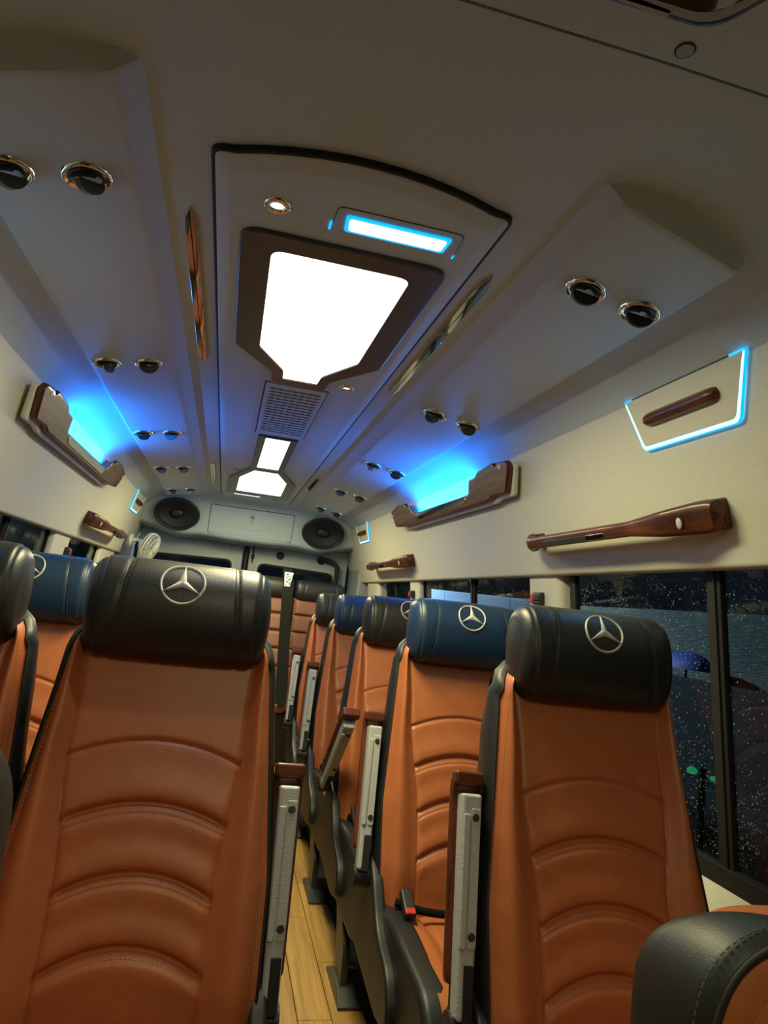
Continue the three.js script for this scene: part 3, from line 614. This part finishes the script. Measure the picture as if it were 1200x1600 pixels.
function stitchRow(pts, len = 0.0042, gap = 0.0022, r = 0.0008) { // small raised stitches along a line
  const out = []; let acc = 0;
  for (let i = 0; i + 1 < pts.length; i++) {
    const a = new THREE.Vector3(...pts[i]), b = new THREE.Vector3(...pts[i + 1]), L = a.distanceTo(b), d = b.clone().sub(a).normalize();
    while (acc < L) { const g = new THREE.BoxGeometry(r * 1.5, len, r * 1.5); const q = new THREE.Quaternion().setFromUnitVectors(new THREE.Vector3(0, 1, 0), d); g.applyQuaternion(q); const p = a.clone().addScaledVector(d, acc); g.translate(p.x, p.y, p.z); out.push(g); acc += len + gap; }
    acc -= L;
  }
  return mg(out);
}
// headrest: a padded roll
const HX = 0.167, HY = 0.092, HZ = 0.066, HC = [0, 1.096, 0.004];
function hr(x, th, lift = 0) {
  const a = Math.abs(x), r = 0.034, e = a > HX - r ? 1 - (r / HY) * (1 - Math.sqrt(clamp(1 - ((a - HX + r) / r) ** 2))) : 1;
  const c = Math.cos(th), s = Math.sin(th), n = 2.35;
  const seam = 0.0028 * gau(a - 0.098 - 0.010 * (1 - s), 0.0035) + 0.0022 * gau(a - 0.146, 0.003);
  const bulge = 0.003 * (1 - (a / HX) ** 2);
  const k = e - 0;
  return [x, HC[1] + Math.sign(s) * Math.pow(Math.abs(s), 2 / n) * (HY * k + bulge - seam + lift) - 0.0, HC[2] + Math.sign(c) * Math.pow(Math.abs(c), 2 / n) * (HZ - HY * (1 - k) + bulge - seam + lift) - 0.10 * Math.sign(s) * Math.pow(Math.abs(s), 2 / n) * HY];
}
function hrCap(side) {
  return grid(40, 4, (u, v) => { const th = u * 2 * Math.PI, p = hr(HX * 0.99999, th), k = v; return [side * (HX + 0.006 * (1 - (1 - k) ** 2)), lerp(p[1], HC[1], k), lerp(p[2], HC[2], k)]; });
}
const hrGeo = (() => {
  const xs = []; const N = 96; for (let i = 0; i <= N; i++) { const t = i / N * 2 - 1; xs.push(HX * Math.sign(t) * (1 - (1 - Math.abs(t)) ** 1.5)); }
  return mg([grid(N, 56, (u, v) => hr(xs[Math.round(u * N)], -v * 2 * Math.PI + 2.2), (u, v, p) => [p[0], v * 0.5]), hrCap(1), hrCap(-1)]);
})();
const TH0 = 0.54; // where on the roll the star sits
const emblemGeo = (() => {
  const tab = []; let s = 0, last = null;
  for (let th = -0.6; th <= 2.0; th += 0.004) { const p = hr(0, th); if (last) s += Math.hypot(p[1] - last[1], p[2] - last[2]); last = p; tab.push([s, th]); }
  const s0 = tab.find((t) => t[1] >= TH0)[0], th = (d) => { let i = tab.findIndex((t) => t[0] >= s0 + d); if (i < 1) i = 1; const [sa, ta] = tab[i - 1], [sb, tb] = tab[i]; return lerp(ta, tb, (s0 + d - sa) / (sb - sa)); };
  return emblemFlat(0.042, (a, b, h) => hr(a, th(b), h + 0.0004), 0.0032);
})();
const hrStitch = (() => {
  const rows = [];
  for (const s of [1, -1]) for (const o of [-0.0045, 0.0045]) { const pts = []; for (let k = 0; k <= 60; k++) { const th = lerp(-0.9, 2.3, k / 60); pts.push(hr(s * (0.098 + 0.010 * (1 - Math.sin(th)) + o), th, 0.0005)); } rows.push(stitchRow(pts)); }
  for (const s of [1, -1]) { const pts = []; for (let k = 0; k <= 60; k++) pts.push(hr(s * 0.141, lerp(-0.9, 2.3, k / 60), 0.0005)); rows.push(stitchRow(pts)); }
  return mg(rows);
})();
const SG = {
  upper: grid(70, 60, (u, v) => { const c = (y) => CC(y), y0 = pleatY(0, 0); const uu = u * 2 - 1; let x = uu * c(0.86), yb = pleatY(0, x), y = lerp(yb, YT, v); x = uu * Math.min(c(y), WS(y)); yb = pleatY(0, x); y = lerp(yb, YT, v); return [x, y, frontZ(x, y)]; }, uvm),
  pleat: [0, 1, 2, 3].map((k) => grid(70, k === 3 ? 40 : 46, (u, v) => { const uu = u * 2 - 1; let y = lerp(PLEAT[k][0], k < 3 ? PLEAT[k + 1][0] : YB, 1 - v), x = uu * CC(y); y = lerp(pleatY(k + 1, x), pleatY(k, x), v); x = uu * CC(y); return [x, y, frontZ(x, y)]; }, uvm)),
  bolster: [1, -1].map((s) => grid(26, 110, (u, v) => { const y = lerp(YB, YT, 1 - (1 - v) ** 1.25), a = lerp(Math.min(CC(y), WS(y)), WS(y), s > 0 ? u : 1 - u), x = s * a; return [x, y, frontZ(x, y)]; }, uvm)),
};
// outline of the back, for the black gusset round its edge
const OUT = (() => { const o = []; for (let k = 0; k <= 40; k++) o.push([lerp(YB, YT - RC, k / 40), 0]); return o; })();
const depthAt = (y) => lerp(0.145, 0.062, sst(0.60, 1.02, y)) + 0.018 * gau(y - 0.93, 0.05);
function outline(t) { // t 0..1 round the back, from lower left over the top to lower right: point and outward normal
  const side = YT - RC - YB, arc = RC * Math.PI / 2, w = WW(YT), top = 2 * (w - RC), total = 2 * side + 2 * arc + top; let s = t * total;
  if (s < side) { const y = YB + s; return [-WW(y), y, -1, 0]; } s -= side;
  if (s < arc) { const a = Math.PI - s / RC; return [-(w - RC) + Math.cos(a) * RC, YT - RC + Math.sin(a) * RC, Math.cos(a), Math.sin(a)]; } s -= arc;
  if (s < top) return [-(w - RC) + s, YT, 0, 1]; s -= top;
  if (s < arc) { const a = Math.PI / 2 - s / RC; return [w - RC + Math.cos(a) * RC, YT - RC + Math.sin(a) * RC, Math.cos(a), Math.sin(a)]; } s -= arc;
  const y = YT - RC - s; return [WW(y), y, 1, 0];
}
const edgeZ = (x, y) => frontZ(x, y);
SG.gusset = grid(140, 10, (u, v) => {
  const [x, y, nx, ny] = outline(u), z0 = edgeZ(x, y), d = depthAt(y), b = 0.012 * Math.sin(Math.PI * Math.pow(v, 0.7));
  return [x + nx * (b + 0.001), y + ny * (b + 0.001), z0 - d * v];
}, (u, v, p) => [p[2], p[1]]);
SG.shell = grid(24, 40, (u, v) => { const y = lerp(YB, YT, 1 - (1 - v) ** 1.4), x = (1 - u * 2) * WS(y); return [x, y, frontZ(Math.sign(x || 1) * WS(y), y) - depthAt(y) - 0.02 * (1 - (1 - u * 2) ** 2)]; });
SG.piping = (() => { const p = []; for (let k = 0; k <= 120; k++) { const [x, y, nx, ny] = outline(k / 120); p.push([x + nx * 0.002, y + ny * 0.002, edgeZ(x, y) + 0.0005]); } return tube(p, 0.0024, 6, false, 160); })();
SG.stitch = (() => { const rows = []; for (const s of [1, -1]) { const p = []; for (let k = 0; k <= 60; k++) { const y = lerp(0.46, 1.02, k / 60), x = s * (WS(y) - 0.008); p.push([x, y, frontZ(x, y) + 0.0006]); } rows.push(stitchRow(p, 0.005, 0.003, 0.0007)); }
  for (let k = 1; k < 4; k++) { const p = [], q = []; for (let i = 0; i <= 40; i++) { const x = (i / 20 - 1) * (CC(PLEAT[k][0]) - 0.006), y = pleatY(k, x); p.push([x, y - 0.0045, frontZ(x, y - 0.0045) + 0.0003]); q.push([x, y - 0.0105, frontZ(x, y - 0.0105) + 0.0005]); } rows.push(stitchRow(p, 0.0045, 0.003, 0.0006), stitchRow(q, 0.0045, 0.003, 0.0006)); }
  return mg(rows); })();
// cushion
SG.cushion = grid(44, 40, (u, v) => {
  const x = (u * 2 - 1) * 0.185, a = Math.abs(u * 2 - 1);
  let y, z; // v runs from the rear of the top, over the nose, down the front
  if (v < 0.66) { const t = v / 0.66; z = lerp(0.13, 0.56, t); y = 0.478 + 0.022 * Math.sin(t * 2.6); }
  else { const t = (v - 0.66) / 0.34, q = t * 2.2; z = 0.56 + 0.075 * Math.sin(Math.min(q, Math.PI / 2)); y = 0.478 + 0.022 * Math.sin(2.6) - 0.075 * (1 - Math.cos(Math.min(q, Math.PI / 2))) - 0.10 * Math.max(0, q - Math.PI / 2); }
  y += 0.014 * sst(0.62, 0.82, a) - 0.006 * gau(a - 0.62, 0.03); return [x, y, z];
}, (u, v, p) => [p[0], p[2] + p[1]]);
SG.cushion.translate(0, -0.092, 0);
SG.cushSide = ex(rounded([[0.10, 0.30, 0.02], [0.62, 0.30, 0.05], [0.645, 0.44, 0.06], [0.585, 0.505, 0.05], [0.34, 0.522, 0.05], [0.16, 0.512, 0.05], [0.09, 0.47, 0.03]].map(([a, b, r]) => [a, b - 0.092, r]), 0, 6), 0.062, 0.016);
SG.base = mg([box(0.34, 0.09, 0.42, 0.01, 0, 0.265, 0.36), box(0.04, 0.05, 0.46, 0.01, -0.15, 0.215, 0.34), box(0.04, 0.05, 0.46, 0.01, 0.15, 0.215, 0.34)]);
const swapZY = (g, x) => mapGeo(g, (a, b, c) => [x + c, b, a], true); // profile in (z, y), thickness along x
SG.leg = ex(rounded([[0.28, 0.27], [0.38, 0.27], [0.49, 0.14, 0.02], [0.50, 0.035, 0.01], [0.41, 0.035], [0.36, 0.14, 0.02]], 0.006), 0.022, 0.003);
SG.foot = ex(rounded([[0.32, 0.0], [0.55, 0.0], [0.55, 0.012], [0.50, 0.045, 0.01], [0.40, 0.045, 0.01], [0.32, 0.012]], 0.003), 0.085, 0.003);
SG.cover = ex(rounded([[0.00, 0.34, 0.03], [0.34, 0.30, 0.05], [0.44, 0.33, 0.05], [0.40, 0.42, 0.05], [0.26, 0.46, 0.05], [0.17, 0.56, 0.04], [0.08, 0.60, 0.03], [0.02, 0.52, 0.04], [-0.03, 0.42, 0.04]].map(([a, b, r]) => [a, b - 0.07, r]), 0, 6), 0.03, 0.008);
// armrest folded up, pivot at the origin, length along y; underside faces +z
const ARM = (() => {
  const prof = (w0, w1, y0, y1, r) => rounded([[-w0 / 2, y0, 0.008], [w0 / 2, y0, 0.008], [w1 / 2, y1, r], [-w1 / 2, y1, r]], 0, 5);
  const body = ex(prof(0.030, 0.038, -0.02, 0.335, 0.006), 0.036, 0.006); body.translate(0, 0, -0.008);
  const rib = ex(prof(0.011, 0.013, 0.085, 0.30, 0.003), 0.006, 0.002); rib.translate(-0.010, 0, 0.0265);
  const rib2 = ex(prof(0.016, 0.018, 0.085, 0.31, 0.003), 0.004, 0.0015); rib2.translate(0.007, 0, 0.0265);
  const slab = grid(24, 40, (u, v) => { // wood top: rounded slab, its tip folding over the end
    const a = u * Math.PI * 2, c = Math.cos(a), s = Math.sin(a), e = (q) => Math.sign(q) * Math.pow(Math.abs(q), 0.45), y = lerp(0.02, 0.372, v), w = lerp(0.048, 0.058, v) / 2, t = 0.011;
    const k = Math.sqrt(clamp(1 - Math.pow(Math.abs(v * 2 - 1), 40))), tip = 0.010 * sst(0.85, 1, v);
    return [e(c) * w * k, y, -0.018 + e(s) * (t + tip * 0.5) * k + tip * 0.6];
  }, (u, v, p) => [p[1], u * 0.12]);
  const tip = box(0.056, 0.026, 0.030, 0.006, 0, 0.362, -0.004);
  const pivot = mg([box(0.030, 0.10, 0.026, 0.004, 0.0, 0.005, -0.004), disc(0.026, 0.040, 'x').translate(0, -0.035, -0.004)]);
  const slot = box(0.018, 0.085, 0.010, 0.002, 0.004, 0.02, 0.026);
  const screw = mg([disc(0.0055, 0.003).translate(0, 0, 0.001), new THREE.TorusGeometry(0.0058, 0.0012, 6, 16)]);
  return { body: mg([body, rib, rib2]), slab, tip, pivot, slot, screw };
})();
function armrest(parent, x, y, z, tilt, roll) {
  const a = new THREE.Group(); a.name = 'armrest'; a.position.set(x, y, z); a.rotation.set(tilt, 0, roll); parent.add(a);
  part('underside', ARM.body, M.greyArm, a); part('wood_cap', mg([ARM.slab, ARM.tip]), M.walnut, a); part('pivot', ARM.pivot, M.blackPlastic, a); part('slot', ARM.slot, M.rubber, a);
  for (const sy of [0.295, 0.105]) { const s = part('screw', ARM.screw, M.darkSteel, a); s.position.set(0.006, sy, 0.031); }
  return a;
}
function makeSeat(arm) { // arm: -1 on the left side of the picture, +1 on the right, 0 none
  const g = new THREE.Group();
  part('back_panel', SG.upper, M.tan, g); SG.pleat.forEach((q, k) => part(k < 3 ? 'back_pleat' : 'lower_panel', q, M.tan, g));
  for (const q of SG.bolster) part('back_bolster', q, M.tan, g);
  part('side_gusset', SG.gusset, M.blackSide, g); part('back_shell', SG.shell, M.blackPlastic, g); part('piping', SG.piping, M.rubber, g);
  part('stitching', SG.stitch, M.thread, g).userData.kind = 'stuff';
  const h = part('headrest', hrGeo, M.black, g); part('emblem', emblemGeo, M.emblem, h); part('stitching', hrStitch, M.darkThread, h).userData.kind = 'stuff';
  part('cushion', SG.cushion, M.tan, g);
  for (const s of [1, -1]) part('cushion_side', swapZY(SG.cushSide, s > 0 ? 0.160 : -0.222), M.blackSide, g);
  part('seat_frame', SG.base, M.darkSteel, g);
  for (const s of [1, -1]) { const l = part('leg', swapZY(SG.leg, s > 0 ? 0.19 : -0.212), M.darkSteel, g); part('foot', swapZY(SG.foot, s > 0 ? 0.137 : -0.222), M.darkSteel, l); }
  if (arm) {
    part('side_cover', swapZY(SG.cover, arm > 0 ? 0.212 : -0.242), M.greyCover, g);
    armrest(g, arm * (arm > 0 ? 0.246 : 0.262), arm > 0 ? 0.474 : 0.497, arm > 0 ? 0.138 : 0.127, -0.26, arm > 0 ? 0.0 : -0.04);
    if (arm < 0) { const b = part('belt_buckle', mg([box(0.030, 0.022, 0.075, 0.006).rotateX(0.5).translate(-0.17, 0.452, 0.27), box(0.016, 0.012, 0.06, 0.003).rotateX(0.5).translate(-0.17, 0.425, 0.22)]), M.blackPlastic, g); part('button', box(0.024, 0.006, 0.016, 0.002).rotateX(0.5).translate(-0.17, 0.448, 0.298), M.red, b); }
    part('seat_belt', tube([[-arm * 0.18, 0.415, 0.22], [-arm * 0.10, 0.425, 0.27], [0.0, 0.418, 0.25], [arm * 0.12, 0.428, 0.25], [arm * 0.19, 0.44, 0.23]], 0.010, 6).scale(1, 1, 1), M.webbing, g);
  }
  return g;
}
M.greyCover = S([0.013, 0.014, 0.014], 0.45);
const proto = { R: makeSeat(-1), L: makeSeat(1), W: makeSeat(0) };
const used = {};
function placeSeat(kind, x, z, label, group, o = {}) {
  const g = used[kind] ? proto[kind].clone() : proto[kind]; used[kind] = true;
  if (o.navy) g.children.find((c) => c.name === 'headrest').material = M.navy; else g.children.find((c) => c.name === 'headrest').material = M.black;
  g.name = numbered('passenger_seat'); g.position.set(x, 0, z); g.rotation.y = o.turn ?? 0; scene.add(g); return tag(g, label, 'seat', group);
}
const RZ = [-1.34, -1.984, -2.65, -3.34, -4.06];
const RX = [0.606, 0.562, 0.560, 0.560, 0.560];
const RL = ['large tan and black seat nearest the camera on the right, beside the window', 'second tan seat of the right row, blue shine put into the headrest colour', 'third tan seat of the right row, its armrest half lowered', 'fourth tan seat of the right row, with blue sheen put into the headrest colour and armrest folded up', 'fifth and last tan seat of the right row, beside the rear bench'];
for (let k = 0; k < 5; k++) {
  const s = placeSeat('R', RX[k], RZ[k], RL[k], 'single seats of the right row', { navy: k === 1 || k === 3 });
  if (k === 2) { const a = s.children.find((c) => c.name === 'armrest'); a.rotation.x = 0.75; a.position.y = 0.53; }
}
const LXA = -0.219, LXW = -0.665, LZ = [-1.42, -2.125, -2.83, -3.53, -4.23];
placeSeat('L', LXA, LZ[0], 'large tan seat with black headrest in the left foreground, at the aisle', 'seats of the left block');
placeSeat('W', LXW, LZ[0], 'tan seat cut by the left picture edge, beside the big aisle seat', 'seats of the left block');
placeSeat('W', LXW, LZ[1], 'tan seat with blue sheen put into its headrest colour, behind the big left seat, at the left window', 'seats of the left block', { navy: true });
for (let k = 1; k < 5; k++) placeSeat('L', LXA, LZ[k], `aisle seat of the left block, ${rowName[k]} row, hidden behind the big left seat`, 'seats of the left block');
for (let k = 2; k < 5; k++) placeSeat('W', LXW, LZ[k], `window seat of the left block, ${rowName[k]} row, hidden behind the seats before it`, 'seats of the left block');

// low seats just in front of the camera, seen only at the picture edges
function lowSeat(cx, yTop, z, label, aisle) { // aisle: the side (-1 left, +1 right) that carries the black gusset
  const g = thing('low_seat', label, 'seat', 'low front seats at the picture edges', [cx, 0, z]);
  const W = 0.215, H = yTop, R = 0.13, Y0 = 0.47;
  const OUTL = rounded([[-W, Y0], [-W, H, R], [W, H, R], [W, Y0]], 0, 14);
  const edge = (t) => { const i = clamp(t) * (OUTL.length - 1), k = Math.min(Math.floor(i), OUTL.length - 2), f = i - k; return [lerp(OUTL[k][0], OUTL[k + 1][0], f) * -aisle, lerp(OUTL[k][1], OUTL[k + 1][1], f)]; };
  const us = []; for (let k = 0; k < OUTL.length; k++) us.push(k / (OUTL.length - 1));
  // sample the straight sides too
  const U = []; for (let k = 0; k + 1 < us.length; k++) { const L = Math.hypot(OUTL[k + 1][0] - OUTL[k][0], OUTL[k + 1][1] - OUTL[k][1]), n = Math.max(1, Math.round(L / 0.02)); for (let j = 0; j < n; j++) U.push(lerp(us[k], us[k + 1], j / n)); } U.push(1);
  const ringAt = (d, zz) => (u) => { const q = edge(u); return [q[0] * (1 - d / W), Y0 + (q[1] - Y0) * (1 - d / (H - Y0)), zz]; };
  const loft = (secs) => grid(U.length - 1, secs.length - 1, (u, v) => secs[Math.round(v * (secs.length - 1))](U[Math.round(u * (U.length - 1))]), (u, v, q) => [q[0] + q[2], q[1]]);
  const body = []; for (let k = 0; k <= 8; k++) { const a = k / 8 * Math.PI / 2; body.push(ringAt(0.035 * (1 - Math.sin(a)), 0.035 * Math.cos(a) - 0.035)); }
  for (let k = 1; k <= 8; k++) { const a = k / 8 * Math.PI / 2; body.push(ringAt(0.045 * (1 - Math.cos(a)), -0.075 - 0.06 * Math.sin(a))); }
  body.push(ringAt(W * 0.98, -0.14));
  part('rear_cover', loft(body), M.tan, g);
  const dep = (a) => 0.018 * Math.sin(Math.PI * clamp(a));
  const rows = [[0.035, -0.002], [0.042, 0.002], [0.055, 0.010], [0.075, 0.018], [0.095, 0.018], [0.104, 0.012], [0.108, 0.006], [0.113, 0.010], [0.13, 0.020], [0.16, 0.026], [W * 0.98, 0.028]];
  part('front_panel', loft(rows.map(([d, zz]) => ringAt(d, zz))), M.tan, g);
  const TE = 20 / (OUTL.length - 1), tap = (t) => Math.pow(clamp(1 - sst(0.40, 1.0, t)), 0.8);
  const n = 60; part('side_gusset', grid(n, 10, (u, v) => {
    const t = u, uu = t < 0.35 ? lerp(0, 1 / (OUTL.length - 1), t / 0.35) : lerp(1 / (OUTL.length - 1), TE, (t - 0.35) / 0.65), p = edge(uu), q = edge(Math.min(1, uu + 0.004)), L = Math.hypot(q[0] - p[0], q[1] - p[1]) || 1;
    const nx = -(q[1] - p[1]) / L * -aisle, ny = (q[0] - p[0]) / L * -aisle, s = lerp(-0.010, lerp(-0.010, -0.150, tap(t)), v), o = 0.003 + 0.007 * Math.sin(Math.PI * v) * tap(t) - 0.006 * (v < 0.01 ? 1 : 0) - 0.004 * (v > 0.99 ? 1 : 0);
    return [p[0] + nx * o, p[1] + ny * o, s];
  }, (u, v, q) => [q[2], q[1] + q[0]]), M.blackSide, g);
  const pp = [], st = []; for (let k = 0; k <= 60; k++) { const u = lerp(0, 0.6, k / 60); pp.push(ringAt(0.006, -0.008)(u)); } part('piping', tube(pp, 0.0045, 6, false, 120), M.rubber, g);
  for (let k = 0; k <= 60; k++) { const q = edge(lerp(0, TE * 0.8, k / 60)), c = [0, H - R]; const dx = q[0] - 0, dy = Math.max(0, q[1] - (H - R)), l = Math.hypot(W, 0.1); st.push([q[0] * (1 + 0.008 / W), q[1] + (q[1] > H - R ? 0.006 : 0), -0.024]); } part('stitching', stitchRow(st, 0.006, 0.004, 0.0009), M.darkThread, g).userData.kind = 'stuff';
  part('cushion', box(0.40, 0.10, 0.40, 0.045, 0, 0.50, 0.22), M.tan, g); part('pedestal', box(0.34, 0.45, 0.34, 0.02, 0, 0.225, 0.24), M.blackPlastic, g);
  return g;
}
lowSeat(0.642, 0.838, -0.70, 'blurred tan seat shoulder with black edge band at lower right corner', -1);
lowSeat(-0.552, 1.00, -0.72, 'dark rounded seat edge at the left picture edge below the cut seat', 1);

// rear bench
{
  const g = thing('rear_bench', 'long tan bench, shade put into its colour, with black headrests along the rear doors', 'bench', null, [0, 0, -5.42]);
  for (let k = 0; k < 4; k++) {
    const x = -0.585 + k * 0.39;
    for (let j = 0; j < 5; j++) { // stacked pads
      const y0 = 0.50 + j * 0.128; part('back_pad', grid(24, 14, (u, v) => { const a = u * 2 - 1, b = v * 2 - 1, e = Math.pow(clamp((1 - a ** 10) * (1 - b ** 8)), 0.5); return [x + a * 0.19, y0 + 0.064 + b * 0.0635, 0.22 * (1.1 - y0 - 0.064 - b * 0.06) + 0.022 * e]; }), M.brown, g);
    }
    const h = hrGeo.clone(); h.translate(-HC[0], -HC[1], 0); h.scale(1.13, 0.82, 0.9); const m = part('headrest', h, M.black, g); m.position.set(x, 1.205, -0.01);
    part('cushion', box(0.38, 0.14, 0.46, 0.045, x, 0.43, 0.36), M.brown, g);
  }
  part('back_board', ex(rounded([[-0.79, 0.30], [0.79, 0.30], [0.79, 1.13], [-0.79, 1.13]], 0.03), 0.05, 0.01).translate(0, 0, -0.10), M.blackPlastic, g);
  part('plinth', box(1.5, 0.36, 0.40, 0.02, 0, 0.18, 0.30), M.blackPlastic, g);
}
{
  const g = thing('hanging_belt', 'black belt webbing with pale tag hanging in front of rear bench', 'seat belt');
  const ys = [1.33, 1.26, 1.14, 0.9, 0.6, 0.42], c = new THREE.CatmullRomCurve3([[0.285, 1.34, -5.05], [0.295, 1.25, -5.03], [0.30, 1.13, -5.0], [0.315, 0.85, -4.95], [0.33, 0.55, -4.86], [0.335, 0.42, -4.80]].map((p) => new THREE.Vector3(...p)));
  part('webbing', mg([grid(4, 40, (u, v) => { const p = c.getPoint(v); return [p.x + (u - 0.5) * 0.085 * (0.8 + 0.2 * v), p.y, p.z + 0.002]; })]), M.webbing, g);
  part('tag', mapGeo(ex(rounded([[-0.026, -0.05], [0.014, -0.052], [0.030, 0.05], [-0.034, 0.05]], 0.003), 0.003), (a, b, cc) => [0.297 + a, 1.265 + b, -5.022 + cc], false), S([0.55, 0.66, 0.75], 0.5), g);
  const marks = []; for (let k = 0; k < 14; k++) marks.push(box(0.007 + 0.008 * rnd(), 0.005, 0.001, 0, 0.297 + (rnd() - 0.5) * 0.034, 1.225 + 0.006 * k, -5.0182));
  part('tag_print', mg(marks), S([0.05, 0.08, 0.12], 0.6), g);
  rebase(g);
}

// ---------------------------------------------------------------- the rainy evening outside
struct('ground', box(60, 0.1, 60, 0, 0, -0.95, -5), S([0.05, 0.052, 0.055], 0.25));
{
  const t = thing('hoarding', 'pale blue panel outside, seen through the wet second right window', 'panel');
  for (let k = 0; k < 4; k++) { const z0 = -9.6 + k * 1.05, z1 = z0 + 1.04, top = (z) => 1.35 + 0.030 * (-5.4 - z); part('board', mapGeo(ex([[z0, -0.85], [z1, -0.85], [z1, top(z1)], [z0, top(z0)]], 0.05, 0.004), (a, b, c) => [2.65 - c, b, a], true), S([0.40, 0.52, 0.66], 0.6), t); }
  rebase(t);
  const wm = S([0.15, 0.18, 0.145], 0.85, { bumpMap: grainBump, bumpScale: 0.01 });
  struct('wall_outside_right', box(0.3, 2.35, 30, 0, 4.5, 0.28, -6), wm);
  struct('wall_outside_left', box(0.3, 3.2, 30, 0, -4.6, 0.7, -8), wm);
  struct('wall_outside_low', box(0.3, 1.75, 7.5, 0, 3.75, -0.03, -5.6), S([0.02, 0.022, 0.024], 0.8));
  const u = thing('umbrella', 'blue umbrella blurred through wet glass beside the near right seat', 'umbrella', null, [4.08, -0.9, -5.75]);
  const cano = new THREE.SphereGeometry(0.40, 16, 6, 0, Math.PI * 2, 0, 1.2); cano.scale(0.5, 0.62, 1); cano.translate(0, 1.72, 0);
  part('canopy', cano, S([0.10, 0.13, 0.62], 0.6), u); part('shaft', new THREE.CylinderGeometry(0.012, 0.012, 1.8, 8).translate(0, 0.9, 0), M.darkSteel, u);
  const po = thing('signal_post', 'dark post with two green lights outside the near right window', 'signal', null, [2.62, -0.9, -3.57]);
  part('shaft', new THREE.CylinderGeometry(0.02, 0.03, 1.36, 12).translate(0, 0.68, 0), M.blackPlastic, po); part('crossbar', box(0.03, 0.02, 0.22, 0.004, 0, 1.30, 0), M.blackPlastic, po);
  for (const [z, r] of [[-0.09, 0.028], [0.09, 0.018]]) part('bulb', new THREE.SphereGeometry(r, 12, 8).scale(1, 0.8, 1.2).translate(0, 1.325, z), new THREE.MeshStandardMaterial({ color: 0x02180a, emissive: new THREE.Color().setRGB(0.01, 0.16, 0.06), emissiveIntensity: 1 }), po);
}
{ // unseen street lamp, added to light the hoarding and the yard
  const s = thing('added_street_lamp', 'unseen cold white street lamp added to light the yard outside', 'street lamp', null, [1.5, -0.9, -10.6]);
  part('pole', new THREE.CylinderGeometry(0.05, 0.07, 4.2, 12).translate(0, 2.1, 0), M.darkSteel, s); part('head', box(0.22, 0.08, 0.5, 0.02, 0, 4.22, 0.15), M.darkSteel, s);
  part('lamp_glass', box(0.16, 0.03, 0.36, 0.008, 0, 4.165, 0.15), new THREE.MeshStandardMaterial({ color: 0xffffff, emissive: new THREE.Color().setRGB(0.7, 0.85, 1), emissiveIntensity: 3 }), s);
  areaLight(new THREE.Color().setRGB(0.50, 0.74, 1), 3200, 0.14, 0.34, 1.5, 3.24, -10.45, -Math.PI / 2);
}
renderer.render(scene, camera);
